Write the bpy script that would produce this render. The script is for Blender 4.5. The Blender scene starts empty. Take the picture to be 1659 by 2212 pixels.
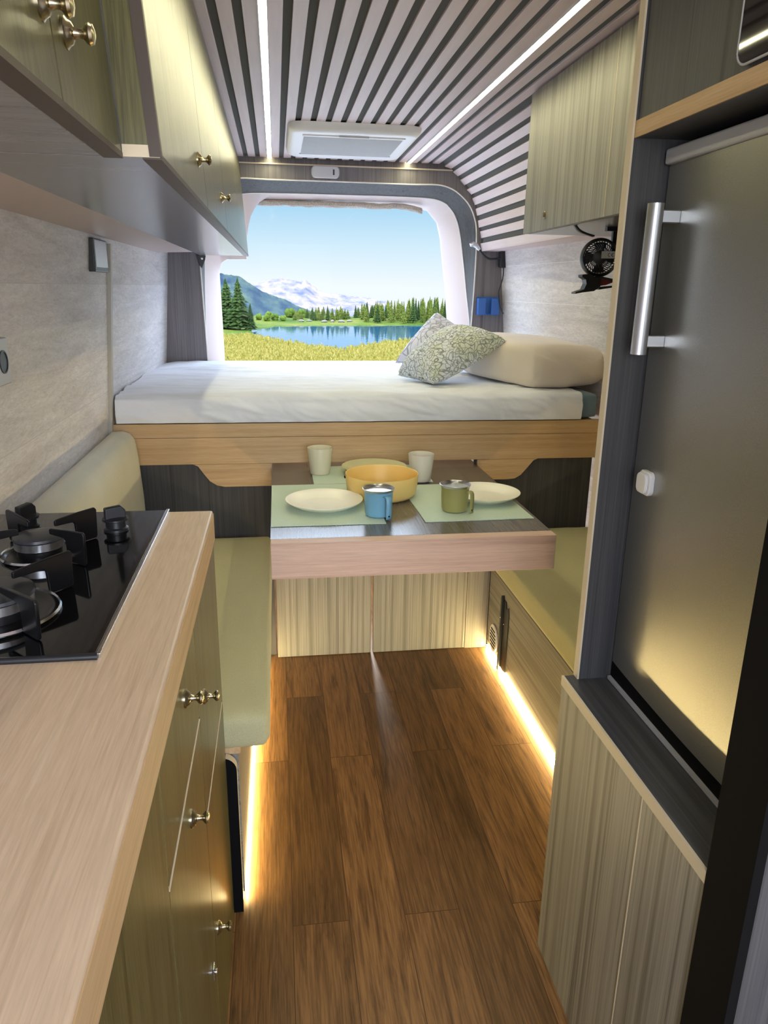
import bpy, bmesh, math, random
from mathutils import Vector, Matrix, noise
random.seed(7)
S = bpy.context.scene
COL = S.collection
PI = math.pi

# ------------------------------------------------------------------ helpers
def lin(c):
    return c / 12.92 if c <= 0.04045 else ((c + 0.055) / 1.055) ** 2.4
def rgb(r, g, b):
    return (lin(r / 255), lin(g / 255), lin(b / 255), 1.0)

class MB:
    """collects geometry in world coordinates"""
    def __init__(self):
        self.v = []; self.f = []; self.mi = []; self.sm = []
    def add(self, vs, fs, mi=0, smooth=False):
        n = len(self.v)
        self.v += [tuple(p) for p in vs]
        for f in fs:
            self.f.append(tuple(n + i for i in f)); self.mi.append(mi); self.sm.append(smooth)
        return self
    def box(self, x0, x1, y0, y1, z0, z1, mi=0):
        vs = [(x0,y0,z0),(x1,y0,z0),(x1,y1,z0),(x0,y1,z0),(x0,y0,z1),(x1,y0,z1),(x1,y1,z1),(x0,y1,z1)]
        return self.add(vs, [(0,3,2,1),(4,5,6,7),(0,1,5,4),(1,2,6,5),(2,3,7,6),(3,0,4,7)], mi)
    def prism(self, poly, axis, a, b, mi=0, smooth=False):
        """poly: 2-D points; axis 'y': (x,z) extruded along y, 'x': (y,z), 'z': (x,y)"""
        n = len(poly)
        def P(p, t):
            return {'y': (p[0], t, p[1]), 'x': (t, p[0], p[1]), 'z': (p[0], p[1], t)}[axis]
        vs = [P(p, a) for p in poly] + [P(p, b) for p in poly]
        self.add(vs, [tuple(range(n)), tuple(range(2*n-1, n-1, -1))], mi)
        m = len(self.v) - 2*n
        for i in range(n):
            j = (i + 1) % n
            self.f.append((m+i, m+n+i, m+n+j, m+j)); self.mi.append(mi); self.sm.append(smooth)
        return self
    def lathe(self, prof, origin, axis=(0,0,1), seg=40, mi=0, closed=False):
        ax = Vector(axis).normalized()
        q = Vector((0,0,1)).rotation_difference(ax)
        o = Vector(origin); vs = []; fs = []
        n = len(prof)
        for r, h in prof:
            for k in range(seg):
                a = 2*PI*k/seg
                vs.append(o + q @ Vector((r*math.cos(a), r*math.sin(a), h)))
        for i in range(n-1 if not closed else n):
            i2 = (i+1) % n
            for k in range(seg):
                k2 = (k+1) % seg
                fs.append((i*seg+k, i*seg+k2, i2*seg+k2, i2*seg+k))
        if not closed:
            if prof[0][0] > 1e-5: fs.append(tuple(range(seg-1,-1,-1)))
            if prof[-1][0] > 1e-5: fs.append(tuple((n-1)*seg+k for k in range(seg)))
        return self.add(vs, fs, mi, True)
    def tube(self, path, r, seg=10, mi=0, caps=True):
        path = [Vector(p) for p in path]; vs = []; fs = []
        n = len(path); up = Vector((0.13,0.21,0.97))
        rr = r if isinstance(r, (list, tuple)) else [r]*n
        for i, p in enumerate(path):
            t = (path[min(i+1,n-1)] - path[max(i-1,0)]).normalized()
            a = t.cross(up)
            if a.length < 1e-3: a = t.cross(Vector((1,0,0)))
            a.normalize(); b = t.cross(a)
            for k in range(seg):
                th = 2*PI*k/seg
                vs.append(p + a*math.cos(th)*rr[i] + b*math.sin(th)*rr[i])
        for i in range(n-1):
            for k in range(seg):
                k2 = (k+1) % seg
                fs.append((i*seg+k, i*seg+k2, (i+1)*seg+k2, (i+1)*seg+k))
        if caps:
            fs.append(tuple(range(seg-1,-1,-1))); fs.append(tuple((n-1)*seg+k for k in range(seg)))
        return self.add(vs, fs, mi, True)
    def grid(self, rows, mi=0, smooth=True, wrap=False):
        n = len(rows[0]); vs = [p for r in rows for p in r]; fs = []
        for i in range(len(rows)-1):
            for k in range(n if wrap else n-1):
                k2 = (k+1) % n
                fs.append((i*n+k, i*n+k2, (i+1)*n+k2, (i+1)*n+k))
        return self.add(vs, fs, mi, smooth)

def build(name, mb, mats, root=None, parent=None, bevel=0.0, bseg=2, loc=None, angle=40, subsurf=0, label=None):
    """link MB as ONE object. parent: object to parent to; its world base is root['_base']"""
    if not isinstance(mats, (list, tuple)): mats = [mats]
    base = Vector(loc) if loc is not None else (BASE[parent.name] if parent else Vector((0,0,0)))
    me = bpy.data.meshes.new(name)
    me.from_pydata([tuple(Vector(p) - base) for p in mb.v], [], mb.f)
    for m in mats: me.materials.append(m)
    for p, mi, sm in zip(me.polygons, mb.mi, mb.sm):
        p.material_index = mi; p.use_smooth = sm or bevel > 0
    bm = bmesh.new(); bm.from_mesh(me)
    bmesh.ops.remove_doubles(bm, verts=bm.verts, dist=1e-6)
    bmesh.ops.recalc_face_normals(bm, faces=bm.faces)
    bm.to_mesh(me); bm.free()
    try: me.set_sharp_from_angle(angle=math.radians(angle))
    except Exception: pass
    o = bpy.data.objects.new(name, me); COL.objects.link(o)
    if parent is not None:
        o.parent = parent
    else:
        o.location = base
    BASE[o.name] = base
    if label: o['label'] = label
    if bevel > 0:
        b = o.modifiers.new('bevel', 'BEVEL'); b.width = bevel; b.segments = bseg
        b.limit_method = 'ANGLE'; b.angle_limit = math.radians(35); b.harden_normals = True
    if subsurf:
        s = o.modifiers.new('sub', 'SUBSURF'); s.levels = s.render_levels = subsurf
    return o
BASE = {}
def thing(name, label, cat, loc, group=None):
    o = bpy.data.objects.new(name, None); COL.objects.link(o)
    o.location = loc; o.empty_display_size = 0.05
    BASE[o.name] = Vector(loc)
    return tag(o, label, cat, group)
def tag(o, label, cat, group=None, kind=None):
    o['label'] = label; o['category'] = cat
    if group: o['group'] = group
    if kind: o['kind'] = kind
    return o
def struct(name, mb, mats, parent=None, label=None, **k):
    o = build(name, mb, mats, parent=parent, **k)
    if parent is None: o['kind'] = 'structure'
    if label: o['label'] = label
    return o
def copy_tree(o, parent=None):
    c = o.copy(); COL.objects.link(c); c.parent = parent
    BASE[c.name] = BASE.get(o.name, Vector((0,0,0)))
    for ch in list(o.children): copy_tree(ch, c)
    return c

# ------------------------------------------------------------------ materials
def mat(name, col=(0.5,0.5,0.5,1), rough=0.5, metal=0.0, spec=0.5, **kw):
    m = bpy.data.materials.new(name); m.use_nodes = True
    b = m.node_tree.nodes['Principled BSDF']
    b.inputs['Base Color'].default_value = col
    b.inputs['Roughness'].default_value = rough
    b.inputs['Metallic'].default_value = metal
    b.inputs['Specular IOR Level'].default_value = spec
    for k, v in kw.items(): b.inputs[k.replace('_', ' ')].default_value = v
    return m
def nodes(m):
    nt = m.node_tree
    return nt, nt.nodes, nt.links, nt.nodes['Principled BSDF']
def coords(nt, scale, rot=(0,0,0), loc=(0,0,0), kind='Object'):
    tc = nt.nodes.new('ShaderNodeTexCoord'); mp = nt.nodes.new('ShaderNodeMapping')
    mp.inputs['Scale'].default_value = scale; mp.inputs['Rotation'].default_value = rot; mp.inputs['Location'].default_value = loc
    nt.links.new(tc.outputs[kind], mp.inputs['Vector'])
    return mp.outputs['Vector']
def tex_noise(nt, vec, scale=1.0, detail=5.0, rough=0.6, dist=0.0):
    n = nt.nodes.new('ShaderNodeTexNoise')
    n.inputs['Scale'].default_value = scale; n.inputs['Detail'].default_value = detail
    n.inputs['Roughness'].default_value = rough; n.inputs['Distortion'].default_value = dist
    nt.links.new(vec, n.inputs['Vector'])
    return n.outputs['Fac']
def ramp(nt, fac, stops):
    r = nt.nodes.new('ShaderNodeValToRGB'); e = r.color_ramp.elements
    while len(e) < len(stops): e.new(0.5)
    for el, (p, c) in zip(e, stops):
        el.position = p; el.color = c
    nt.links.new(fac, r.inputs['Fac'])
    return r.outputs['Color']
def mix(nt, a, b, fac, mode='MIX'):
    x = nt.nodes.new('ShaderNodeMix'); x.data_type = 'RGBA'; x.blend_type = mode
    def put(i, v):
        if hasattr(v, 'is_linked') or isinstance(v, bpy.types.NodeSocket): nt.links.new(v, x.inputs[i])
        else: x.inputs[i].default_value = v
    put(0, fac); put(6, a); put(7, b)
    return x.outputs[2]
def bump(nt, h, bsdf, strength=0.2, dist=0.002):
    b = nt.nodes.new('ShaderNodeBump'); b.inputs['Strength'].default_value = strength; b.inputs['Distance'].default_value = dist
    nt.links.new(h, b.inputs['Height']); nt.links.new(b.outputs['Normal'], bsdf.inputs['Normal'])
def wood(name, stops, axis='z', freq=60.0, stretch=0.02, rough=0.45, fine=0.25, bmp=0.05, dist=0.6, spec=0.4):
    """streaky laminate: grain runs along axis"""
    m = mat(name, rough=rough, spec=spec); nt, N, L, B = nodes(m)
    i = 'xyz'.index(axis)
    s = [freq*0.42]*3; s[i] = freq*0.42*stretch*0.7
    f1 = tex_noise(nt, coords(nt, s), 1.0, 6.0, 0.66, dist)
    s2 = [freq*3.2]*3; s2[i] = freq*3.2*stretch*1.2
    f2 = tex_noise(nt, coords(nt, s2), 1.0, 3.0, 0.6, 0.2)
    c = ramp(nt, f1, stops)
    g = ramp(nt, f2, [(0.3, (1-fine,)*3+(1,)), (0.7, (1+fine*0.35,)*3+(1,))])
    col = mix(nt, c, g, 1.0, 'MULTIPLY')
    L.new(col, B.inputs['Base Color'])
    bump(nt, f2, B, bmp, 0.001)
    return m
def fabric(name, c1, c2, weave=900.0, rough=0.95, bmp=0.25, blot=6.0):
    m = mat(name, rough=rough, spec=0.15); nt, N, L, B = nodes(m)
    f = tex_noise(nt, coords(nt, (weave,)*3), 1.0, 2.0, 0.6)
    g = tex_noise(nt, coords(nt, (blot,)*3), 1.0, 3.0, 0.5)
    c = ramp(nt, f, [(0.3, c1), (0.7, c2)])
    sh = ramp(nt, g, [(0.3, (0.93,0.93,0.93,1)), (0.7, (1,1,1,1))])
    L.new(mix(nt, c, sh, 1.0, 'MULTIPLY'), B.inputs['Base Color'])
    bump(nt, f, B, bmp, 0.001)
    B.inputs['Sheen Weight'].default_value = 0.15
    return m
def emit(name, col, strength):
    m = mat(name, (0.8,0.8,0.8,1), 0.6)
    B = m.node_tree.nodes['Principled BSDF']
    B.inputs['Emission Color'].default_value = col; B.inputs['Emission Strength'].default_value = strength
    return m

M = {}
# driftwood laminate of all doors
GR = [(0.30, rgb(78,76,71)), (0.42, rgb(130,126,117)), (0.55, rgb(156,151,142)), (0.63, rgb(108,104,96)), (0.75, rgb(166,161,151))]
M['drift_z'] = wood('driftwood_upright', GR, 'z', 75, 0.012)
M['drift_y'] = wood('driftwood_lengthwise', GR, 'y', 75, 0.012)
GK = [(0.30, rgb(62,59,34)), (0.45, rgb(94,89,54)), (0.6, rgb(106,101,63)), (0.75, rgb(74,70,42))]
M['olive_z'] = wood('olive_laminate', GK, 'z', 110, 0.03, rough=0.30, fine=0.48)
GD = [(0.30, rgb(50,50,52)), (0.45, rgb(80,79,80)), (0.6, rgb(66,66,70)), (0.75, rgb(100,98,96))]
M['dark_z'] = wood('dark_laminate_upright', GD, 'z', 90, 0.012)
M['dark_y'] = wood('dark_laminate_lengthwise', GD, 'y', 90, 0.012, rough=0.33)
M['tabletop'] = wood('tabletop_laminate', [(0.30, rgb(72,66,64)), (0.45, rgb(104,96,90)), (0.6, rgb(90,82,78)), (0.75, rgb(124,114,106))], 'y', 90, 0.012, rough=0.24, spec=0.9)
GP = [(0.30, rgb(84,80,84)), (0.45, rgb(124,118,120)), (0.6, rgb(106,101,104)), (0.75, rgb(140,133,132))]
M['slate_z'] = wood('slate_laminate', GP, 'z', 90, 0.012)
GS = [(0.3, rgb(104,100,100)), (0.5, rgb(120,116,116)), (0.7, rgb(132,128,128))]
M['under'] = wood('cabinet_underside', GS, 'x', 60, 0.05, rough=0.22, fine=0.12)
GO = [(0.3, rgb(186,152,110)), (0.5, rgb(200,167,124)), (0.7, rgb(208,177,136))]
M['oak_x'] = wood('light_oak_crosswise', GO, 'x', 140, 0.03, rough=0.5, fine=0.14)
M['oak_y'] = wood('light_oak_lengthwise', GO, 'y', 140, 0.03, rough=0.5, fine=0.14)
GC = [(0.3, rgb(186,158,130)), (0.48, rgb(212,186,158)), (0.6, rgb(204,178,150)), (0.75, rgb(220,197,171))]
M['counter'] = wood('worktop_laminate', GC, 'y', 90, 0.05, rough=0.4, fine=0.12, dist=1.2)
M['oak_pink'] = wood('rosy_oak', [(0.3, rgb(196,160,140)), (0.5, rgb(214,180,160)), (0.7, rgb(222,190,168))], 'x', 140, 0.03, rough=0.5, fine=0.14)
M['band'] = mat('pale_edge_banding', rgb(214,198,170), 0.5)
M['band_white'] = mat('white_edge_banding', rgb(228,222,214), 0.45)
M['brown_edge'] = mat('brown_edge_banding', rgb(70,56,46), 0.5)
# floor planks
def floor_mat():
    m = mat('plank_vinyl', rough=0.42, spec=0.4); nt, N, L, B = nodes(m)
    tc = N.new('ShaderNodeTexCoord'); mp = N.new('ShaderNodeMapping')
    mp.inputs['Rotation'].default_value = (0,0,PI/2)
    L.new(tc.outputs['Object'], mp.inputs['Vector'])
    br = N.new('ShaderNodeTexBrick'); br.offset = 0.37; br.offset_frequency = 2
    br.inputs['Scale'].default_value = 1.0; br.inputs['Brick Width'].default_value = 0.95; br.inputs['Row Height'].default_value = 0.125
    br.inputs['Mortar Size'].default_value = 0.0011; br.inputs['Mortar Smooth'].default_value = 0.3; br.inputs['Bias'].default_value = 0.0
    br.inputs['Color1'].default_value = (0,0,0,1); br.inputs['Color2'].default_value = (1,1,1,1); br.inputs['Mortar'].default_value = (0.5,0.5,0.5,1)
    L.new(mp.outputs['Vector'], br.inputs['Vector'])
    base = ramp(nt, br.outputs['Color'], [(0.0, rgb(112,80,46)), (0.5, rgb(132,94,55)), (1.0, rgb(150,108,65))])
    # offset grain per plank
    add = N.new('ShaderNodeVectorMath'); add.operation = 'ADD'
    sc = N.new('ShaderNodeVectorMath'); sc.operation = 'SCALE'; sc.inputs['Scale'].default_value = 7.0
    L.new(br.outputs['Color'], sc.inputs[0]); L.new(tc.outputs['Object'], add.inputs[0]); L.new(sc.outputs[0], add.inputs[1])
    mp2 = N.new('ShaderNodeMapping'); mp2.inputs['Scale'].default_value = (26, 2.2, 1); L.new(add.outputs[0], mp2.inputs['Vector'])
    f1 = tex_noise(nt, mp2.outputs['Vector'], 1.0, 6.0, 0.65, 1.6)
    mp3 = N.new('ShaderNodeMapping'); mp3.inputs['Scale'].default_value = (260, 9, 1); L.new(add.outputs[0], mp3.inputs['Vector'])
    f2 = tex_noise(nt, mp3.outputs['Vector'], 1.0, 3.0, 0.6, 0.3)
    g1 = ramp(nt, f1, [(0.30, (0.42,0.38,0.34,1)), (0.48, (0.92,0.92,0.92,1)), (0.72, (1.22,1.20,1.16,1))])
    g2 = ramp(nt, f2, [(0.32, (0.55,0.52,0.5,1)), (0.62, (1.12,1.12,1.12,1))])
    c = mix(nt, base, g1, 1.0, 'MULTIPLY'); c = mix(nt, c, g2, 1.0, 'MULTIPLY')
    seam = ramp(nt, br.outputs['Fac'], [(0.0, (1,1,1,1)), (1.0, (0.35,0.3,0.28,1))])
    c = mix(nt, c, seam, 1.0, 'MULTIPLY')
    L.new(c, B.inputs['Base Color']); bump(nt, f2, B, 0.12, 0.001)
    return m
M['floor'] = floor_mat()
# whitewashed wall boards
def wall_mat(name, c1, c2, rows=0.2, seam=0.75):
    m = mat(name, rough=0.6, spec=0.3); nt, N, L, B = nodes(m)
    f1 = tex_noise(nt, coords(nt, (1, 1.6, 12)), 1.6, 6.0, 0.65, 1.0)
    f2 = tex_noise(nt, coords(nt, (6, 26, 130)), 1.0, 6.0, 0.72, 1.4)
    c = ramp(nt, f1, [(0.3, c1), (0.65, c2)])
    g = ramp(nt, f2, [(0.32, (0.80,0.79,0.79,1)), (0.58, (1.02,1.02,1.02,1))])
    c = mix(nt, c, g, 1.0, 'MULTIPLY')
    tc = N.new('ShaderNodeTexCoord'); sp = N.new('ShaderNodeSeparateXYZ'); L.new(tc.outputs['Object'], sp.inputs[0])
    md = N.new('ShaderNodeMath'); md.operation = 'MODULO'; md.inputs[1].default_value = rows; L.new(sp.outputs['Z'], md.inputs[0])
    lt = N.new('ShaderNodeMath'); lt.operation = 'LESS_THAN'; lt.inputs[1].default_value = 0.0018; L.new(md.outputs[0], lt.inputs[0])
    fl = N.new('ShaderNodeMath'); fl.operation = 'FLOOR'
    dv = N.new('ShaderNodeMath'); dv.operation = 'DIVIDE'; dv.inputs[1].default_value = rows; L.new(sp.outputs['Z'], dv.inputs[0]); L.new(dv.outputs[0], fl.inputs[0])
    wn = N.new('ShaderNodeTexWhiteNoise'); wn.noise_dimensions = '1D'; L.new(fl.outputs[0], wn.inputs['W'])
    row = ramp(nt, wn.outputs['Value'], [(0.0, (0.9,0.89,0.88,1)), (1.0, (1.03,1.03,1.03,1))])
    c = mix(nt, c, row, 1.0, 'MULTIPLY')
    c = mix(nt, c, (seam*0.75, seam*0.73, seam*0.72, 1), lt.outputs[0], 'MIX')
    L.new(c, B.inputs['Base Color']); bump(nt, f2, B, 0.6, 0.004)
    return m
M['wall'] = wall_mat('whitewashed_boards', rgb(204,200,202), rgb(232,229,231), 0.337)
M['wall_r'] = wall_mat('whitewashed_boards_pale', rgb(214,207,204), rgb(240,235,232), 0.162, 1.2)
M['skin'] = mat('painted_metal', rgb(200,200,200), 0.5)
M['trim_grey'] = mat('grey_trim', rgb(176,172,164), 0.5)
M['trim_pink'] = mat('soffit_board', rgb(186,170,166), 0.45)
M['slat'] = mat('pale_ceiling_slat', rgb(214,196,196), 0.5)
nt, N, L, B = nodes(M['slat'])
L.new(ramp(nt, tex_noise(nt, coords(nt, (60,4,60)), 1, 5, 0.6), [(0.3, rgb(212,193,194)), (0.7, rgb(222,205,206))]), B.inputs['Base Color'])
M['felt'] = mat('dark_ceiling_backing', rgb(96,97,96), 0.9, spec=0.1)
M['jamb'] = mat('window_surround_plastic', rgb(210,194,190), 0.5)
M['blind'] = fabric('blind_fabric', rgb(150,140,132), rgb(206,196,188), 220, blot=40)
M['seat'] = fabric('olive_upholstery', rgb(174,168,128), rgb(200,194,154))
M['back'] = fabric('pale_upholstery', rgb(200,198,178), rgb(220,217,200))
M['sheet'] = fabric('white_cotton', rgb(228,231,242), rgb(242,244,250), 1500, bmp=0.08)
M['mattress'] = fabric('teal_mattress_cover', rgb(104,128,146), rgb(122,146,162), 900)
M['bolster'] = fabric('cream_cotton', rgb(226,212,196), rgb(240,229,216), 1500, bmp=0.08)
M['black'] = mat('black_plastic', rgb(30,31,34), 0.4)
M['matte_black'] = mat('matte_black', rgb(8,8,10), 0.8, spec=0.15)
M['iron'] = mat('black_enamel_iron', rgb(16,16,18), 0.28)
M['hob_glass'] = mat('black_hob_glass', rgb(10,10,12), 0.05, spec=0.6)
M['chrome'] = mat('chrome', (0.75,0.75,0.76,1), 0.15, 1.0)
M['steel'] = mat('brushed_steel', (0.62,0.62,0.63,1), 0.28, 1.0)
M['alu'] = mat('anodised_aluminium', (0.66,0.68,0.72,1), 0.33, 1.0)
M['brass'] = mat('aged_brass', (0.46,0.40,0.27,1), 0.25, 1.0)
M['cap'] = mat('burner_cap_enamel', rgb(52,54,58), 0.3)
M['white_plastic'] = mat('white_plastic', rgb(232,230,230), 0.35)
M['grey_plastic'] = mat('grey_plastic', rgb(178,178,182), 0.4)
M['screen'] = mat('display_glass', rgb(150,146,150), 0.15)
M['red'] = mat('red_spring_cover', rgb(120,40,30), 0.4)
M['blue_plastic'] = mat('blue_plastic', rgb(48,96,168), 0.4)
M['mesh_grey'] = fabric('vent_mesh', rgb(164,166,168), rgb(190,192,194), 700, 0.7)
# placemats
M['mat'] = fabric('woven_sage_vinyl', rgb(182,204,184), rgb(212,226,208), 420, 0.6, 0.4)
M['bamboo_white'] = mat('cream_bamboo_ware', rgb(246,240,222), 0.3)
M['bamboo_sand'] = mat('sand_bamboo_ware', rgb(214,208,180), 0.4)
M['bamboo_stone'] = mat('stone_bamboo_ware', rgb(216,210,196), 0.4)
M['bamboo_green'] = mat('pale_green_bamboo_ware', rgb(216,212,168), 0.4)
M['bowl'] = mat('mustard_bamboo_ware', rgb(238,204,124), 0.4)
M['mug_blue'] = mat('blue_enamel', rgb(120,172,200), 0.35)
M['mug_olive'] = mat('olive_enamel', rgb(160,156,96), 0.35)
# fridge front : brushed dark steel
def fridge_mat():
    m = mat('dark_fridge_steel', (0.30,0.30,0.29,1), 0.34, 0.85); nt, N, L, B = nodes(m)
    f = tex_noise(nt, coords(nt, (900, 900, 900)), 1, 2, 0.5)
    L.new(ramp(nt, f, [(0.3, (0.33,0.325,0.305,1)), (0.7, (0.42,0.415,0.39,1))]), B.inputs['Base Color'])
    return m
M['fridge'] = fridge_mat()
M['led_ceiling'] = emit('ceiling_led', (1.0, 0.94, 0.56, 1), 38.0)
M['led_floor'] = emit('floor_led', (1.0, 0.79, 0.35, 1), 78.0)
def paisley(name, c0, c1, ink, sc=20):
    m = mat(name, rough=0.9, spec=0.15); nt, N, L, B = nodes(m)
    v = coords(nt, (sc, sc, sc))
    n0 = tex_noise(nt, v, 0.35, 2, 0.5)
    nz = N.new('ShaderNodeTexNoise'); nz.inputs['Scale'].default_value = 0.45; nz.inputs['Detail'].default_value = 1.0
    L.new(v, nz.inputs['Vector'])
    sc1 = N.new('ShaderNodeVectorMath'); sc1.operation = 'SCALE'; sc1.inputs['Scale'].default_value = 1.6; L.new(nz.outputs['Color'], sc1.inputs[0])
    ad = N.new('ShaderNodeVectorMath'); ad.operation = 'ADD'; L.new(v, ad.inputs[0]); L.new(sc1.outputs[0], ad.inputs[1])
    vo = N.new('ShaderNodeTexVoronoi'); vo.feature = 'F1'; vo.inputs['Scale'].default_value = 0.75; L.new(ad.outputs[0], vo.inputs['Vector'])
    rings = N.new('ShaderNodeMath'); rings.operation = 'SINE'
    mu = N.new('ShaderNodeMath'); mu.operation = 'MULTIPLY'; mu.inputs[1].default_value = 22.0
    L.new(vo.outputs['Distance'], mu.inputs[0]); L.new(mu.outputs[0], rings.inputs[0])
    v2 = N.new('ShaderNodeTexVoronoi'); v2.feature = 'DISTANCE_TO_EDGE'; v2.inputs['Scale'].default_value = 1.9; L.new(ad.outputs[0], v2.inputs['Vector'])
    base = ramp(nt, n0, [(0.4, c0), (0.6, c1)])
    k1 = ramp(nt, rings.outputs[0], [(0.72, (0,0,0,1)), (0.9, (0.75,0.75,0.75,1))])
    k2 = ramp(nt, v2.outputs['Distance'], [(0.03, (0.7,0.7,0.7,1)), (0.07, (0,0,0,1))])
    mx = mix(nt, k1, k2, 1.0, 'LIGHTEN')
    L.new(mix(nt, base, ink, mx), B.inputs['Base Color'])
    return m
M['paisley'] = paisley('green_paisley_cotton', rgb(226,230,236), rgb(216,221,204), rgb(100,110,104), 30)
M['paisley_grey'] = paisley('grey_paisley_cotton', rgb(226,226,236), rgb(204,204,216), rgb(136,138,150), 14)
# glass
def glass_mat():
    m = bpy.data.materials.new('clear_pane'); m.use_nodes = True
    nt = m.node_tree; nt.nodes.clear()
    out = nt.nodes.new('ShaderNodeOutputMaterial'); t = nt.nodes.new('ShaderNodeBsdfTransparent'); g = nt.nodes.new('ShaderNodeBsdfGlossy')
    t.inputs['Color'].default_value = (0.97,0.985,0.98,1); g.inputs['Roughness'].default_value = 0.03
    mx = nt.nodes.new('ShaderNodeMixShader'); mx.inputs[0].default_value = 0.002
    nt.links.new(t.outputs[0], mx.inputs[1]); nt.links.new(g.outputs[0], mx.inputs[2]); nt.links.new(mx.outputs[0], out.inputs[0])
    return m
M['glass'] = glass_mat()

# ------------------------------------------------------------------ van shell
def wl(z): return -0.564 + 0.0806*(z - 0.88)
def wr(z): return 1.235 - 0.03*z if z < 1.0 else 1.205 - 0.10*(z-1.0)
YB = 2.548
struct('floor', MB().box(-0.80,1.42,-1.3,3.97,-0.10,0.0), M['floor'])
# left wall: near part and slightly converging rear part
def slab(y0, y1, s0, s1, zs, fn, outx):
    mb = MB(); rows = []
    for y, s in ((y0, s0), (y1, s1)):
        rows.append([(fn(z)+s, y, z) for z in zs] + [(outx, y, zs[-1]), (outx, y, zs[0])])
    mb.grid(rows, wrap=True, smooth=False)
    n = len(rows[0]); mb.f += [tuple(range(n)), tuple(range(2*n-1, n-1, -1))]; mb.mi += [0,0]; mb.sm += [False, False]
    return mb
wall_l = struct('wall_left', slab(-1.3, YB, 0, 0, (0,0.5,1.0,1.5,1.95), wl, -0.85), M['wall'])
struct('rear_panel', slab(YB, 3.98, 0, 0.03, (0,0.5,1.0,1.5,1.95), wl, -0.85), M['wall'], parent=wall_l)
struct('trim_1', MB().prism([(wl(0.86)+0.012,0.86),(wl(1.47)+0.012,1.47),(wl(1.47)-0.004,1.47),(wl(0.86)-0.004,0.86)],'y',2.530,2.556), M['trim_grey'], bevel=0.002)
# right wall
struct('wall_right', slab(-1.3, 3.98, 0.155, -0.0615, (0,0.5,1.0,1.3,1.535), wr, 1.48), M['wall_r'])
struct('trim_2', MB().add([(1.112,3.70,1.527),(1.152,3.66,1.527),(1.152,3.70,1.527),(1.155,3.70,0.95),(1.195,3.66,0.95),(1.195,3.70,0.95)],
       [(0,1,2),(3,5,4),(0,3,4,1),(1,4,5,2),(2,5,3,0)]), M['band_white'])
# ceiling backing with the curved right corner
RC = [(0.784,1.905),(0.803,1.901),(0.835,1.891),(0.844,1.879),(0.869,1.86),(0.88,1.844),(0.902,1.822),(0.915,1.803),(0.938,1.782),(0.943,1.766),
      (0.958,1.736),(0.962,1.72),(0.971,1.689),(0.977,1.668),(0.982,1.636),(0.99,1.619),(0.997,1.588),(0.995,1.564),(1.003,1.533)]
poly = [(-0.85,1.918),(0.79,1.918)]
for i, (x, z) in enumerate(RC[1:], 1):
    a = RC[max(i-1,0)]; b = RC[min(i+1,len(RC)-1)]
    t = Vector((b[0]-a[0], b[1]-a[1])).normalized(); nrm = Vector((-t.y, t.x))
    if nrm.x < 0: nrm = -nrm
    poly.append((x+nrm.x*0.0065, z+nrm.y*0.0065))
poly[-1] = (1.011,1.535)
poly += [(1.45,1.535),(1.45,2.06),(-0.85,2.06)]
ceil = struct('ceiling', MB().prism(poly,'y',-1.3,3.98), M['felt'])
P = 0.0533; LX = -0.0115; YC0 = -1.3; YC1 = 3.715
mb = MB()
def slat(mb, a, b, th=0.007):
    t = Vector((b[0]-a[0], b[1]-a[1])).normalized(); n = Vector((-t.y, t.x))
    if n.y < 0 and abs(n.y) > 0.2: n = -n
    if n.x < 0 and abs(n.y) <= 0.2: n = -n
    q = [(a[0],a[1]),(b[0],b[1]),(b[0]+n.x*th,b[1]+n.y*th),(a[0]+n.x*th,a[1]+n.y*th)]
    mb.prism(q,'y',YC0,YC1)
for k in range(-9, 15):
    x0 = LX + k*P + 0.0102; x1 = LX + (k+1)*P - 0.0102
    if x1 < 0.79: slat(mb, (x0,1.9115), (x1,1.9115))
for i in range(1, len(RC), 2):
    slat(mb, RC[i], RC[i+1])
struct('slats', mb, M['slat'], parent=ceil, bevel=0.0012, label='pale slats')
struct('soffit', MB().box(1.004,1.16,-1.3,3.715,1.5285,1.5345), M['slat'], parent=ceil)
# LED strips in the ceiling
for x, y0, lab in ((LX, 0.75, 'long glowing ceiling light strip beside the left overhead cupboards'), (LX+12*P, 0.55, 'long glowing ceiling light strip running above the right cupboard')):
    t = thing('ceiling_light_strip', lab, 'light strip', (x, (y0+3.69)/2, 1.919), 'ceiling light strips')
    build('channel', MB().box(x-0.0105,x-0.0085,y0,3.70,1.905,1.919).box(x+0.0085,x+0.0105,y0,3.70,1.905,1.919), M['white_plastic'], parent=t)
    build('diffuser', MB().box(x-0.0085,x+0.0085,y0,3.70,1.907,1.919), M['led_ceiling'], parent=t)

# ------------------------------------------------------------------ rear wall with window
ARCH = [(-.331,.86),(-.340,1.2),(-.346,1.50),(-.333,1.673),(-.281,1.759),(-.177,1.817),(.0,1.819),(.315,1.82),(.628,1.819),(.807,1.817),(.911,1.759),(.963,1.673),(.976,1.562),(.975,1.361),(.968,1.149),(.958,.86)]
JAMB = [(-.346,.86),(-.344,1.2),(-.330,1.50),(-.290,1.65),(-.235,1.72),(-.16,1.762),(0,1.772),(.315,1.774),(.647,1.774),(.79,1.766),(.86,1.73),(.905,1.65),(.935,1.50),(.96,1.34),(.990,1.136),(1.0,.86)]
WIN  = [(-.270,.86),(-.274,1.2),(-.277,1.42),(-.265,1.458),(-.235,1.476),(-.140,1.478),(-.128,1.735),(.315,1.745),(.693,1.748),(.777,1.729),(.827,1.675),(.848,1.60),(.858,1.52),(.885,1.34),(.908,1.123),(.915,.86)]
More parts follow.
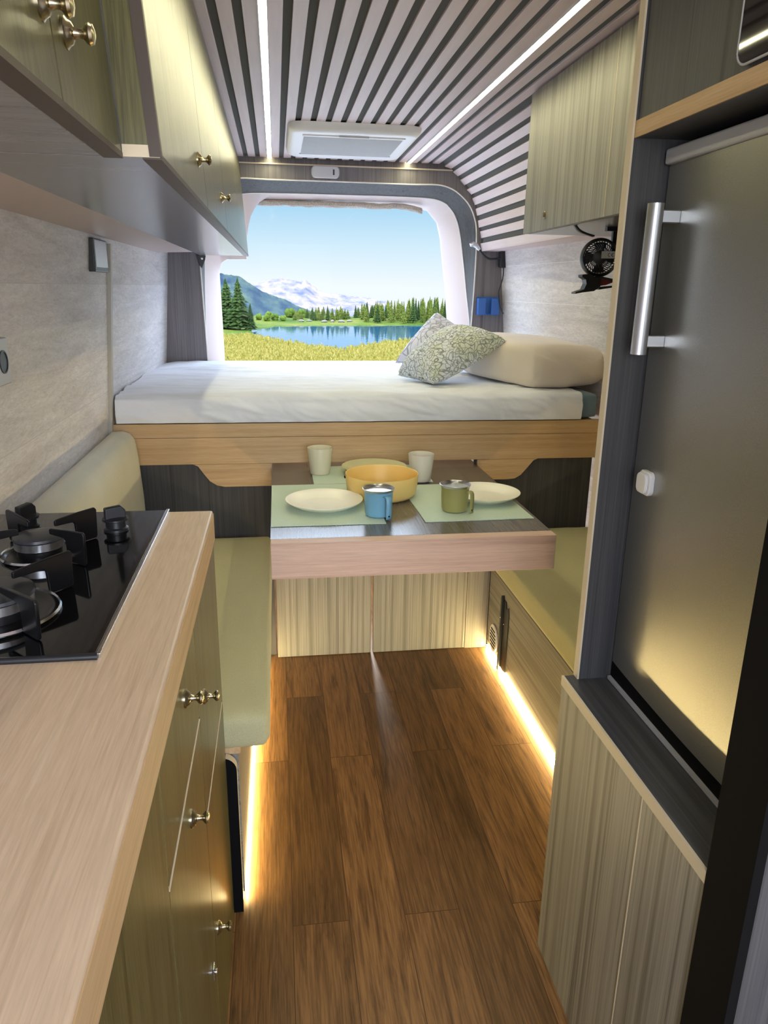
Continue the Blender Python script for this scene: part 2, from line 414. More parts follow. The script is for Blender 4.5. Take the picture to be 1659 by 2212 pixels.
def smooth_line(pts, sub=8):
    out = []; n = len(pts)
    for i in range(n-1):
        p0, p1, p2, p3 = (Vector(pts[max(i-1,0)]), Vector(pts[i]), Vector(pts[i+1]), Vector(pts[min(i+2,n-1)]))
        for k in range(sub):
            t = k/sub
            out.append(0.5*((2*p1)+(p2-p0)*t+(2*p0-5*p1+4*p2-p3)*t*t+(3*p1-p0-3*p2+p3)*t**3))
    out.append(Vector(pts[-1])); return out
def lin_line(pts, sub=8):
    out = []
    for i in range(len(pts)-1):
        for k in range(sub): out.append(Vector(pts[i]).lerp(Vector(pts[i+1]), k/sub))
    out.append(Vector(pts[-1])); return out
arch, jamb, win = smooth_line(ARCH), smooth_line(JAMB), lin_line(WIN)
YA, YJ, YW = 3.72, 3.82, 3.95
def to_box(p):
    c = Vector((0.315,1.2)); d = p-c; s = 1e9
    if d.x > 1e-6: s = min(s, (1.40-c.x)/d.x)
    if d.x < -1e-6: s = min(s, (-0.80-c.x)/d.x)
    if d.y > 1e-6: s = min(s, (2.0-c.y)/d.y)
    if d.y < -1e-6: s = min(s, (0.0-c.y)/d.y)
    return c + d*s
r3 = lambda pts, y: [(p.x, y, p.y) for p in pts]
mb = MB().grid([r3([to_box(p) for p in arch], YA), r3(arch, YA)], smooth=False)
mb.grid([r3(arch, YA), r3(jamb, YJ)], mi=1, smooth=True)
mb.grid([r3([to_box(p) for p in win], YW+0.03), r3(win, YW+0.03)], mi=2, smooth=False)
mb.box(-0.80,1.40,YA+0.02,YW+0.03,0.0,0.86, mi=2)
rear = struct('wall_rear', mb, [M['slate_z'], M['dark_z'], M['skin']])
struct('edge_band', MB().tube(r3(arch, YA-0.001), 0.0032, 8), M['band_white'], parent=rear, label='white edge band')
struct('edge_band', MB().tube(r3(jamb, YJ-0.002), 0.0032, 8), M['white_plastic'], parent=rear, label='white edge band')
struct('cornice', MB().box(-0.5,0.842,YA-0.012,YA+0.005,1.883,1.888), M['band'], parent=rear)
w1 = struct('window_1', MB().grid([r3(jamb, YJ), r3(win, YW), r3(win, YW+0.03)], smooth=True), M['jamb'])
pm = MB(); pm.add(r3(win, YW+0.012), [tuple(range(len(win)))])
struct('pane', pm, M['glass'], parent=w1)
struct('sill', MB().box(-0.30,0.94,YJ+0.02,YW+0.03,0.86,0.975), M['jamb'], parent=w1)
# rolled blind under the top of the window
mb = MB(); rows = []
for i in range(90):
    x = -0.125 + 0.86*i/89; row = []
    for k in range(14):
        a = 2*PI*k/14
        r = 0.014 + 0.004*noise.noise((x*26, math.cos(a)*1.2, math.sin(a)*1.2))
        row.append((x, 3.90 + r*math.cos(a)*1.3, 1.738 - 0.02*max(0,(x-0.62)/0.12)**2 + r*math.sin(a) + 0.003*noise.noise((x*9,0,3))))
    rows.append(row)
mb.grid(rows, wrap=True)
tag(build('roller_blind', mb, M['blind'], loc=(0.3,3.90,1.738)), 'crumpled beige blind rolled up along the top of the rear window', 'blind')

# front wall behind the camera with the windscreen opening
fw = MB()
fw.box(-0.85,1.45,-1.34,-1.30,0,0.95).box(-0.85,1.45,-1.34,-1.30,1.85,2.06).box(-0.85,-0.45,-1.34,-1.30,0.95,1.85).box(1.05,1.45,-1.34,-1.30,0.95,1.85)
struct('wall_front', fw, M['skin'])

# ------------------------------------------------------------------ overhead cupboards, left
def knob(parent, p, ax=(1,0,0), s=1.0):
    prof = [(0.0125,0),(0.0125,0.002),(0.010,0.004),(0.0085,0.0065),(0.0048,0.008),(0.0036,0.012),(0.0040,0.015),(0.0075,0.018),(0.0088,0.0205),(0.0075,0.023),(0.003,0.0245),(0.0,0.0247)]
    return build('knob', MB().lathe([(r*s, h*s) for r, h in prof], p, ax, 24), M['brass'], parent=parent)
ZU = 1.485
def ucx(z, x0): return x0 - 0.0675*(z-ZU)
def upper_door(parent, x0, y0, y1, mname='olive_z'):
    g = 0.0016
    pl = [(ucx(ZU+0.004,x0),ZU+0.004),(ucx(1.902,x0),1.902),(ucx(1.902,x0)-0.018,1.902),(ucx(ZU+0.004,x0)-0.018,ZU+0.004)]
    return build('door', MB().prism(pl,'y',y0+g,y1-g), M[mname], parent=parent, bevel=0.0005)
t = thing('overhead_cupboard', 'long overhead cupboard on the left reaching to the rear window', 'cupboard', (-0.33,2.3,ZU))
XF = -0.122
bp = [(-0.345,ZU),(ucx(ZU,XF)-0.0185,ZU),(ucx(1.905,XF)-0.0185,1.905),(-0.445,1.905),(-0.445,1.60),(-0.345,1.53)]
build('carcass', MB().prism(bp,'y',0.925,3.716), M['under'], parent=t)
build('door_gap_shade', MB().prism([(ucx(ZU+0.006,XF)-0.0186,ZU+0.006),(ucx(1.9,XF)-0.0186,1.9),(ucx(1.9,XF)-0.0181,1.9),(ucx(ZU+0.006,XF)-0.0181,ZU+0.006)],'y',0.93,3.71), M['matte_black'], parent=t)  # thin black sheet that paints the shade inside the door seams
build('side_panel', MB().prism([(-0.163,ZU+0.012),(XF-0.001,ZU+0.012),(ucx(1.905,XF),1.905),(-0.19,1.905)],'y',0.922,0.9249), M['olive_z'], parent=t)
build('bottom_edge', MB().box(-0.163,XF-0.001,0.9215,0.9249,ZU-0.0005,ZU+0.012), M['band'], parent=t, label='pale wood edge')
build('edge_band', MB().box(XF-0.020,XF+0.0005,0.9225,3.716,ZU-0.0025,ZU+0.0035), M['brown_edge'], parent=t, label='brown lower edge')
build('corner_post', MB().prism([(XF-0.012,ZU),(XF+0.0008,ZU),(ucx(1.905,XF)+0.0008,1.905),(ucx(1.905,XF)-0.012,1.905)],'y',0.9205,0.932), M['brown_edge'], parent=t, label='brown upright edge')
for y0, y1, ky in ((0.932,1.53,1.417),(1.53,2.13,1.992),(2.13,2.90,None),(2.90,3.715,None)):
    d = upper_door(t, XF, y0, y1)
    if ky: knob(d, (ucx(1.556,XF), ky, 1.556))
t = thing('overhead_cupboard', 'shallower overhead cupboard with two brass knobs above the hob', 'cupboard', (-0.33,0.35,ZU))
XN = -0.163
bp = [(-0.345,ZU),(XN-0.0185,ZU),(ucx(1.905,XN)-0.0185,1.905),(-0.445,1.905),(-0.445,1.60),(-0.345,1.53)]
build('carcass', MB().prism(bp,'y',-0.30,0.9214), M['under'], parent=t)
build('door_gap_shade', MB().prism([(ucx(ZU+0.006,XN)-0.0186,ZU+0.006),(ucx(1.9,XN)-0.0186,1.9),(ucx(1.9,XN)-0.0181,1.9),(ucx(ZU+0.006,XN)-0.0181,ZU+0.006)],'y',-0.29,0.915), M['matte_black'], parent=t)  # black sheet again, seam shade put into the colour
build('edge_band', MB().box(XN-0.020,XN+0.0005,-0.30,0.9212,ZU-0.0025,ZU+0.0035), M['brown_edge'], parent=t, label='brown lower edge')
for y0, y1, ky in ((-0.298,0.685,0.660),(0.685,0.920,0.728)):
    d = upper_door(t, XN, y0, y1)
    knob(d, (ucx(1.548,XN), ky, 1.548))
struct('trim_3', MB().prism([(-0.345,ZU+0.002),(-0.345,ZU+0.030),(-0.54,ZU+0.034),(-0.54,ZU+0.005),(-0.50,ZU-0.004)],'y',-0.30,3.45), M['trim_pink'], bevel=0.003)

# ------------------------------------------------------------------ kitchen unit
t = thing('kitchen_unit', 'olive wood kitchen base unit with brass knobs under the worktop', 'cabinet', (-0.34,0.55,0))
build('carcass', MB().box(-0.55,-0.150,-0.30,1.345,0.0,0.892), M['matte_black'], parent=t)
build('end_panel', MB().box(-0.55,-0.130,1.3445,1.352,0.0,0.892), M['olive_z'], parent=t)
def front(name, y0, y1, z0, z1, kn=None, edge=False):
    g = 0.0014
    d = build(name, MB().box(-0.1495,-0.130,y0+g,y1-g,z0+g,z1-g), M['olive_z'], parent=t, bevel=0.0005)
    if kn: knob(d, (-0.130,)+kn)
    if edge: build('edge_band', MB().box(-0.1495,-0.1294,y0+g,y1-g,z1-0.0036,z1-0.0013), M['band'], parent=d, label='pale top edge')
    return d
front('door', -0.298, 0.660, 0.0, 0.890)
front('drawer', 0.660, 0.993, 0.733, 0.890, (0.862,0.842))
d = front('door', 0.660, 0.993, 0.0, 0.731, (0.843,0.673), True)
build('lock', MB().box(-0.130,-0.127,0.943,0.957,0.277,0.302).lathe([(0.005,0),(0.005,0.004),(0,0.004)],(-0.127,0.95,0.289),(1,0,0),12), M['chrome'], parent=d, bevel=0.001, label='chrome lock')
front('door', 0.993, 1.346, 0.548, 0.890, (1.058,0.728))
front('door', 0.993, 1.346, 0.0, 0.546, (1.045,0.281), True)
wt = build('worktop', MB().box(-0.557,-0.1275,-0.30,1.352,0.892,0.947), M['counter'], bevel=0.004, bseg=3, loc=(-0.34,0.55,0.892))
build('front_edge', MB().box(-0.130,-0.1262,-0.30,1.347,0.892,0.9425), M['oak_y'], parent=wt, label='tan front edge')
tag(wt,
    'pale wood-effect worktop running along the left side around the hob', 'worktop')
# hob
ZH = 0.950
t = thing('gas_hob', 'black glass gas hob set into the pale worktop', 'hob', (-0.37,1.06,0.947))
build('glass_top', MB().box(-0.535,-0.211,0.784,1.346,0.947,ZH+0.002), M['hob_glass'], parent=t, bevel=0.002)
ft = MB()
ft.tube([(-0.535,0.781,0.9495),(-0.209,0.781,0.9495)],0.0045,12)
build('front_rail', ft, M['black'], parent=t)
build('side_trim', MB().box(-0.211,-0.2055,0.781,1.348,0.947,0.9535), M['chrome'], parent=t, bevel=0.001)
def burner(c, r):
    x, y = c
    b = build('burner', MB().lathe([(r*1.5,0.0),(r*1.5,0.004),(r*1.40,0.0045),(r*1.32,0.002),(r*0.9,0.002),(r*0.88,0.012),(r*0.95,0.014),(0,0.014)],(x,y,ZH+0.002),seg=48), M['iron'], parent=t)
    build('flame_ring', MB().lathe([(r*0.86,0.014),(r*0.98,0.0145),(r*0.98,0.026),(r*0.9,0.0265),(0,0.0265)],(x,y,ZH+0.002),seg=48), M['steel'], parent=b, label='steel flame ring')
    build('cap', MB().lathe([(r*0.96,0.0262),(r*1.02,0.028),(r*1.0,0.032),(r*0.7,0.034),(0,0.0345)],(x,y,ZH+0.002),seg=48), M['cap'], parent=b)
    build('drip_ring', MB().lathe([(r*1.50,0.003),(r*1.54,0.006),(r*1.58,0.003),(r*1.54,0.0005)],(x,y,ZH+0.002),seg=48,closed=True), M['chrome'], parent=b, label='chrome drip ring')
burner((-0.367,1.122), 0.036); burner((-0.360,0.903), 0.050)
def support(c, ang, ri, ro):
    x, y = c; d = Vector((math.cos(ang), math.sin(ang))); n = Vector((-d.y, d.x))
    pr = [(ri,0.990),(ro-0.040,0.989),(ro-0.036,0.985),(ro-0.034,0.953),(ro,0.953),(ro+0.002,0.957),(ro+0.004,1.000),(ro+0.001,1.004),(ro-0.03,1.003),(ri+0.004,1.000),(ri,0.998)]
    m = MB(); k = len(pr); th = 0.0025
    vs = [(x+d.x*r+n.x*s, y+d.y*r+n.y*s, z) for s in (-th, th) for r, z in pr]
    m.add(vs, [tuple(range(k)), tuple(range(2*k-1,k-1,-1))] + [(i,(i+1)%k,k+(i+1)%k,k+i) for i in range(k)])
    build('pan_support', m, M['iron'], parent=t, bevel=0.0015)
for a in (48,-36,132,216): support((-0.367,1.122), math.radians(a), 0.028, 0.098)
for a in (50,-46,132,226): support((-0.360,0.903), math.radians(a), 0.030, 0.112)
for x, y, a in ((-0.278,1.235,25),(-0.428,1.262,60)):
    k = build('control_knob', MB().lathe([(0.020,0),(0.020,0.004),(0.0165,0.006),(0.0165,0.016),(0.021,0.018),(0.021,0.021),(0.010,0.023),(0,0.023)],(x,y,ZH+0.002),seg=32), M['black'], parent=t)
    q = Matrix.Rotation(math.radians(a),3,'Z'); m = MB()
    gp = [(-0.017,0.0),(0.017,0.0),(0.017,0.014),(0.010,0.022),(-0.017,0.020)]
    vs = [Vector((x,y,ZH+0.022)) + q @ Vector((u,s,w)) for s in (-0.006,0.006) for u, w in gp]
    m.add(vs, [(0,1,2,3,4),(9,8,7,6,5)] + [(i,(i+1)%5,5+(i+1)%5,5+i) for i in range(5)])
    build('grip', m, M['black'], parent=k, bevel=0.002)

# wall socket and control panel on the left wall
t = thing('wall_socket', 'grey wall socket at the left edge above the hob', 'socket', (wl(1.2),1.51,1.2))
sx = wl(1.2)
build('housing', MB().box(sx-0.006,sx+0.020,1.462,1.553,1.160,1.249), M['grey_plastic'], parent=t, bevel=0.004)
build('outlet', MB().lathe([(0.022,0.0),(0.022,0.002),(0.019,0.002),(0.019,0.0008),(0,0.0008)],(sx+0.0200,1.515,1.2045),(1,0,0),32), M['black'], parent=t, label='round black outlet')
t = thing('control_panel', 'dark framed control display mounted on the left wall under the cupboard', 'control panel', (wl(1.43),2.38,1.43))
cx = wl(1.43)
build('housing', MB().box(cx-0.010,cx+0.015,2.295,2.468,1.383,1.474), M['black'], parent=t, bevel=0.003)
build('screen', MB().box(cx+0.0145,cx+0.0165,2.305,2.455,1.396,1.469), M['screen'], parent=t, label='grey screen')

# ------------------------------------------------------------------ benches
def cushion(name, x0,x1,y0,y1,z0,z1, m, parent=None, rad=0.02, bulge=0.006, loc=None, nx=18, ny=36, nz=6):
    """soft box with rounded edges and slight wrinkles"""
    bm = bmesh.new(); bmesh.ops.create_cube(bm, size=1.0)
    bmesh.ops.subdivide_edges(bm, edges=bm.edges, cuts=13, use_grid_fill=True)
    c = Vector(((x0+x1)/2,(y0+y1)/2,(z0+z1)/2)); h = Vector(((x1-x0)/2,(y1-y0)/2,(z1-z0)/2))
    mb = MB(); vs = []
    for v in bm.verts:
        u = v.co*2
        w = Vector([math.copysign(1-(1-abs(a))**1.6, a) for a in u])
        p = Vector((w.x*h.x, w.y*h.y, w.z*h.z))
        q = Vector([max(-(hh-rad), min(hh-rad, a)) for a, hh in zip(p, h)])
        d = p-q
        if d.length > 1e-7: p = q + d.normalized()*rad if d.length > 0 and sum(abs(a) > 1e-6 for a in d) > 1 else p
        f = (1-w.x**2)*(1-w.y**2)
        p.z += bulge*f*(1 if u.z > 0 else 0)
        wp = c+p
        k = 0.0018*noise.noise(wp*14) + 0.0008*noise.noise(wp*40)
        wp += Vector((0,0,1))*k if abs(u.z) > 0.99 else Vector((k,k,0))*0.5
        vs.append(wp)
    bm.verts.ensure_lookup_table()
    mb.add(vs, [tuple(v.index for v in f.verts) for f in bm.faces], 0, True)
    bm.free()
    return build(name, mb, m, parent=parent, loc=loc, angle=80)
t = thing('bench', 'left dinette bench base beside the floor light strip', 'bench', (-0.33,1.95,0))
build('front_panel', MB().box(-0.125,-0.106,1.385,2.546,0.028,0.400), M['drift_y'], parent=t)
build('base', MB().box(-0.53,-0.126,1.385,2.546,0.0,0.400), M['matte_black'], parent=t)
build('seat_board', MB().box(-0.55,-0.100,1.375,2.546,0.400,0.4155), M['oak_y'], parent=t)
flap = [(-0.40,0.001),(-0.109,0.001),(-0.109,0.375)] + [(-0.139+0.030*math.cos(a),0.375+0.030*math.sin(a)) for a in [PI/12*i for i in range(1,6)]] + [(-0.139,0.398),(-0.40,0.398)]
fl = build('end_flap', MB().prism(flap,'y',1.354,1.372), M['matte_black'], parent=t, label='dark rounded end flap')
eb = [(p[0]+0.0005, 0, p[1]) for p in flap[1:9]]
build('edge_band', MB().grid([[(x,1.3535,z) for x,_,z in eb],[(x,1.3725,z) for x,_,z in eb]], smooth=True), M['band'], parent=fl, label='pale edge')
tag(cushion('seat_cushion', -0.535,-0.037,1.360,2.540,0.4155,0.497, M['seat'], loc=(-0.29,1.95,0.4155), rad=0.022), 'olive seat cushion on the left bench beside the table', 'cushion')
# backrest cushion leaning on the left wall
mb = MB(); rows = []
bp = [(-0.556,0.52),(-0.556,0.870),(-0.545,0.884),(-0.520,0.886),(-0.492,0.878),(-0.476,0.855),(-0.470,0.80),(-0.462,0.65),(-0.458,0.52)]
for i in range(49):
    y = 1.375 + (2.536-1.375)*i/48; row = []
    e = min(1, min(i, 48-i)/2.0)
    for x, z in bp:
        k = 0.003*noise.noise((x*9,y*11,z*9))
        row.append(((x+0.51)*(0.86+0.14*e)-0.51+k, y, z-(1-e)*0.006*(z>0.7)+k))
    rows.append(row)
mb.grid(rows, wrap=True); n = len(bp)
mb.f += [tuple(range(n)), tuple(48*n+k for k in range(n))]; mb.mi += [0,0]; mb.sm += [False]*2
tag(build('backrest_cushion', mb, M['back'], loc=(-0.51,1.95,0.52), angle=60), 'pale upholstered backrest cushion leaning along the left wall', 'cushion')
# right bench
t = thing('bench', 'right dinette bench base with dark wood panel and round vent', 'bench', (0.98,1.9,0))
build('front_panel', MB().box(0.786,0.804,1.19,2.546,0.020,0.400), M['drift_y'], parent=t)
build('base', MB().box(0.8045,1.17,1.195,2.542,0.0,0.390), M['matte_black'], parent=t)
build('seat_board', MB().box(0.745,1.18,1.195,2.546,0.3905,0.405), M['dark_y'], parent=t)
tag(cushion('seat_cushion', 0.722,1.195,1.196,2.540,0.4055,0.497, M['seat'], loc=(0.96,1.87,0.4055), rad=0.030), 'olive seat cushion on the right bench behind the tall cabinet', 'cushion')
# vent grille, oval
t = thing('vent_grille', 'pale oval vent grille low on the right bench panel', 'vent', (0.786,2.448,0.085))
def oval(ry, rz, n=40, cy=2.448, cz=0.086): return [(cy+ry*math.cos(2*PI*k/n), cz+rz*math.sin(2*PI*k/n)) for k in range(n)]
build('frame', MB().prism(oval(0.047,0.054),'x',0.7855,0.779), M['white_plastic'], parent=t, bevel=0.002)
mb = MB()
for k in range(6):
    z = 0.053 + k*0.0132; w = 0.034*math.sqrt(max(0.05,1-((z-0.086)/0.046)**2))
    mb.box(0.7778,0.7792,2.448-w,2.448+w,z-0.0024,z+0.0024)
build('slots', mb, M['matte_black'], parent=t)
t = thing('hinge_rail', 'black metal upright rail fixed to the right bench panel beside the vent', 'bracket', (0.786,2.335,0.0))
mb = MB().prism([(2.365,0.003),(2.352,0.003),(2.352,0.285),(2.358,0.300),(2.365,0.285)],'x',0.7858,0.774).prism([(2.352,0.003),(2.292,0.025),(2.292,0.255),(2.300,0.275),(2.318,0.262),(2.330,0.285),(2.352,0.285)],'x',0.7858,0.782)
build('rail', mb, M['black'], parent=t, bevel=0.001)
mb = MB()
for y, z in ((2.358,0.215),(2.338,0.195),(2.358,0.07),(2.338,0.05)):
    build('screw', MB().lathe([(0.003,0),(0.002,0.0015),(0,0.002)],(0.7738 if y>2.35 else 0.7818,y,z),(-1,0,0),10), M['chrome'], parent=t)
# floor light strips
for x, y0, y1, lab in ((-0.1035,1.392,2.53,'warm glowing floor light strip under the left bench'),(0.7835,1.21,2.53,'warm glowing floor light strip along the right bench')):
    t2 = thing('floor_light_strip', lab, 'light strip', (x,(y0+y1)/2,0.0), 'floor light strips')
    build('diffuser', MB().box(x-0.0022,x+0.0022,y0,y1,0.001,0.017), M['led_floor'], parent=t2)

# ------------------------------------------------------------------ bed
t = thing('platform_bed', 'light oak bed frame spanning the van above the dinette', 'bed', (0.32,3.2,0.757))
build('front_board', MB().box(-0.575,1.19,YB,YB+0.02,0.757,0.8495), M['oak_x'], parent=t, bevel=0.0015)
build('top_rail', MB().box(-0.575,1.19,YB,YB+0.02,0.8503,0.8985), M['oak_x'], parent=t, bevel=0.0015)
build('platform', MB().box(-0.53,1.145,YB+0.02,3.70,0.865,0.8985), M['oak_x'], parent=t)
br = [(-0.300,0.7565),(-0.283,0.749),(-0.265,0.722),(-0.245,0.695),(-0.222,0.680),(-0.195,0.674),(-0.031,0.674),(-0.031,0.7565)]
build('bracket', MB().prism(smooth_line(br[:6],5)[:-1]+[Vector(p) for p in br[5:]] if False else br,'y',YB+0.002,YB+0.020), M['oak_x'], parent=t, bevel=0.0015, label='curved oak bracket')
br2 = [(0.942,0.7565),(0.925,0.749),(0.903,0.722),(0.880,0.695),(0.857,0.682),(0.83,0.679),(0.712,0.679),(0.712,0.7565)]
build('bracket', MB().prism(br2,'y',YB+0.002,YB+0.020), M['oak_x'], parent=t, bevel=0.0015, label='curved oak bracket')
# bulkhead below the bed
t = thing('dinette_bulkhead', 'dark wood bulkhead panels behind both bench seats', 'panel', (0.32,2.6,0.0))
build('left_panel', MB().box(-0.535,-0.034,YB+0.022,YB+0.040,0.0,0.80), M['dark_z'], parent=t)
build('right_panel', MB().box(0.708,1.16,YB+0.022,YB+0.040,0.0,0.80), M['dark_z'], parent=t)
build('infill', MB().box(0.697,0.783,YB-0.004,YB+0.016,0.0,0.672), M['drift_z'], parent=t)
t = thing('garage_door', 'streaked wood locker door under the table, nearer the left bench', 'door', (0.15,YB,0), 'locker doors under the bed')
build('panel', MB().box(-0.028,0.3255,YB-0.004,YB+0.014,0.002,0.700), M['drift_z'], parent=t, bevel=0.0012)
t = thing('garage_door', 'streaked wood locker door under the table, nearer the right bench', 'door', (0.51,YB,0), 'locker doors under the bed')
build('panel', MB().box(0.3345,0.6925,YB-0.004,YB+0.014,0.002,0.700), M['drift_z'], parent=t, bevel=0.0012)
build('edge_band', MB().box(0.6928,0.6945,YB-0.004,YB+0.014,0.002,0.700), M['band'], parent=t)
# mattress
tag(cushion('mattress', -0.532,1.162,2.562,3.700,0.899,0.993, M['mattress'], loc=(0.3,3.2,0.899), rad=0.02, bulge=0.0), 'mattress with a bare teal end on the oak bed frame', 'mattress')
# sheet draped over the mattress
path = []
for i in range(13): path.append((2.5485-0.006*math.sin(PI*i/12), 0.902+0.068*i/12))
for i in range(1,10):
    a = PI/2*i/9; path.append((2.5485+0.026*(1-math.cos(a)), 0.970+0.026*math.sin(a)))
for i in range(1,91): path.append((2.5745+(3.70-2.5745)*i/90, 0.996+0.004*math.sin(PI*min(1,i/60))))
mb = MB(); rows = []
NX = 300
for y, z in path:
    row = []
    for k in range(NX+1):
        u = k/NX; x = -0.540 + (1.092+0.540)*u
        if z < 0.985 and y < 2.58:
            w = 0.009*noise.noise((x*5, z*16, 1.0)) + 0.005*noise.noise((x*14+z*40, z*18, 4.0)) + 0.002*noise.noise((x*40+z*60, z*30, 7.0))
            fold = 0.006*math.exp(-((x-0.775+0.5*(z-0.93))/0.012)**2)
            row.append((x, y - abs(w) - fold, z))
        else:
            g = (y-2.57)/1.1
            w = 0.011*noise.noise((x*2.2, y*7.5, 2.0)) + 0.009*noise.noise((x*5+y*3, y*21, 5.0)) + 0.0045*noise.noise((x*13+y*8, y*44, 9.0))
            fold = 0.006*math.exp(-((x-0.75-0.25*(y-2.57))/0.02)**2)*max(0,1-g*3)
            edge = -0.006*math.exp(-((x+0.548)/0.05)**2)
            row.append((x, y, z + max(-0.0015, w*0.75) + fold + edge + 0.0015))
    rows.append(row)
mb.grid(rows)
tag(build('bed_sheet', mb, M['sheet'], loc=(0.3,3.1,0.99), angle=180), 'creased white sheet fitted over the mattress', 'sheet')

# pillows
def pillow(name, A, B_, C_, D, thick, m, label, cat='pillow', n=44, pinch=0.10, ripple=0.004, seed=0, up=None):
    A, B_, C_, D = map(Vector, (A, B_, C_, D))
    nrm = ((C_-A).cross(D-B_)).normalized()
    if up is not None and nrm.dot(Vector(up)) < 0: nrm = -nrm
    mb = MB()
    def surf(sign):
        rows = []
        for i in range(n+1):
            row = []
            for j in range(n+1):
                u, v = i/n, j/n
                uu, vv = 2*u-1, 2*v-1
                # pull the sides in between the corners
                pu = uu*(1-pinch*(1-vv*vv)*abs(uu)**3); pv = vv*(1-pinch*(1-uu*uu)*abs(vv)**3)
                a, b = (pu+1)/2, (pv+1)/2
                p = A.lerp(B_, a).lerp(D.lerp(C_, a), b)
                f = max(0,(1-uu*uu))**0.36*max(0,(1-vv*vv))**0.36
                rim = 1-f
                k = ripple*noise.noise((u*4+seed, v*4, sign*3.0)) + ripple*0.9*rim*noise.noise((u*16+seed, v*16, sign))
                row.append(p + nrm*(sign*thick*(1.12 if sign > 0 else 0.55)*f + k))
            rows.append(row)
        return rows
    mb.grid(surf(1)); mb.grid(surf(-1))
    c = (A+B_+C_+D)/4
    o = build(name, mb, m, loc=c, angle=180)
    return tag(o, label, cat)
pillow('pillow', (0.474,2.94,1.018),(0.562,2.685,1.016),(0.868,2.78,1.165),(0.735,3.03,1.190),0.084,M['paisley'],'green and white paisley pillow lying against the cream bolster', seed=1, up=(-0.2,-0.4,1))
pillow('pillow', (0.52,3.30,1.03),(0.66,3.14,1.035),(0.88,3.34,1.12),(0.735,3.46,1.240),0.075,M['paisley_grey'],'silvery grey patterned pillow propped behind the paisley pillow', seed=5, up=(-0.5,-0.6,0.6))
# bolster
mb = MB(); rows = []
n = 40
for i in range(61):
    t_ = i/60
    y = 2.635 + (3.27-2.635)*t_
    e = 1-(1-min(1,t_/0.06))**2.2; e2 = 1-(1-min(1,(1-t_)/0.08))**2.2
    xl = 0.925 - 0.16*min(1,t_/0.45); xr = 1.200 - 0.04*t_
    cx_, hx = (xl+xr)/2, (xr-xl)/2; row = []
    sc = 0.78 + 0.22*min(e, e2)
    for k in range(n):
        a = 2*PI*k/n
        cc, ss = math.cos(a), math.sin(a); pw = 0.30
        px = math.copysign(abs(cc)**pw, cc)*hx*(0.9+0.1*sc); pz = math.copysign(abs(ss)**pw, ss)*0.071*sc
        w = 0.003*noise.noise((px*14+3, y*12, pz*14)) + 0.004*(1-min(e,1))*noise.noise((a*5, y*30, 1))
        pz *= 1.0 - 0.12*max(0, px/hx)
        row.append((cx_+px*1.0+w, y - 0.02*(1-abs(ss))*(1-e), 1.082 + 0.012*min(1,t_/0.5) + pz*(1.08 if ss > 0 else 1.16) + w))
    rows.append(row)
mb.grid(rows, wrap=True)
for r, rev in ((rows[0], 1), (rows[-1], 0)):
    c = sum((Vector(p) for p in r), Vector())/n + Vector((0,-0.010 if rev else 0.01,0))
    mid = [Vector(p).lerp(c, 0.35) + Vector((0,-0.006 if rev else 0.006,0)) for p in r]
    mb.grid([r, mid], wrap=True); m_ = len(mb.v); mb.v += [tuple(p) for p in mid]+[tuple(c)]
    for k in range(n): mb.f.append((m_+k, m_+(k+1)%n, m_+n)); mb.mi.append(0); mb.sm.append(True)
tag(build('bolster', mb, M['bolster'], loc=(0.98,3.0,1.005), angle=180), 'large cream bolster at the right end of the bed', 'pillow')

# ------------------------------------------------------------------ table and tableware
ZT = 0.742
t = thing('dinette_table', 'pull-out dinette table with oak front edge and dark top', 'table', (0.34,2.3,ZT))
build('tabletop', MB().box(-0.030,0.704,1.771,3.05,0.714,ZT), M['tabletop'], parent=t)
build('front_apron', MB().box(-0.030,0.706,1.732,1.7705,0.648,ZT+0.0005), M['oak_pink'], parent=t, bevel=0.002, label='light oak front edge')
for rx in (0.04,0.60): build('runner', MB().box(rx,rx+0.04,1.80,3.0,0.701,0.714), M['alu'], parent=t)
def placemat(x0,x1,y0,y1,label,rot=0.0):
    c = ((x0+x1)/2,(y0+y1)/2,ZT+0.0002)
    mb = MB(); q = Matrix.Rotation(rot,3,'Z'); rows = []
    for i in range(9):
        rows.append([Vector(c)+q@Vector(((x1-x0)*(k/8-.5),(y1-y0)*(i/8-.5),0.0022)) for k in range(9)])
    mb.grid(rows, smooth=False)
    lo = [[p-Vector((0,0,0.0018)) for p in r] for r in rows]
    mb.grid(lo, smooth=False)
    ed = lambda R: R[0]+[r[-1] for r in R[1:]]+R[-1][-2::-1]+[r[0] for r in R[-2:0:-1]]
    mb.grid([ed(rows), ed(lo)], wrap=True, smooth=False)
    return tag(build('placemat', mb, M['mat'], loc=c), label, 'placemat', 'sage placemats on the table')
placemat(-0.029,0.278,1.868,2.292,'sage placemat under the cream plate and blue mug')
placemat(0.382,0.690,1.872,2.262,'sage placemat under the olive mug',0.02)
placemat(0.105,0.495,2.297,2.540,'sage placemat under the two cups nearest the bed')
ZM = ZT+0.0026
def plate(x,y,r,m,label):
    p = [(0,0.003),(r*0.62,0.003),(r*0.70,0.005),(r*0.90,0.0165),(r*0.99,0.023),(r,0.0245),(r*1.0,0.0255),(r*0.975,0.0255),(r*0.88,0.0195),(r*0.68,0.0085),(r*0.60,0.0065),(0,0.0065)]
    p[0:1] = [(0,0.0),(r*0.58,0.0)]
    return tag(build('plate', MB().lathe(p,(x,y,ZM),seg=64), m, loc=(x,y,ZM)), label, 'plate', 'plates laid on the table')
plate(0.122,2.036,0.111,M['bamboo_white'],'cream plate beside the blue mug')
plate(0.604,2.075,0.109,M['bamboo_white'],'cream plate behind the olive mug')
plate(0.317,2.430,0.111,M['bamboo_green'],'pale green plate behind the yellow bowl')
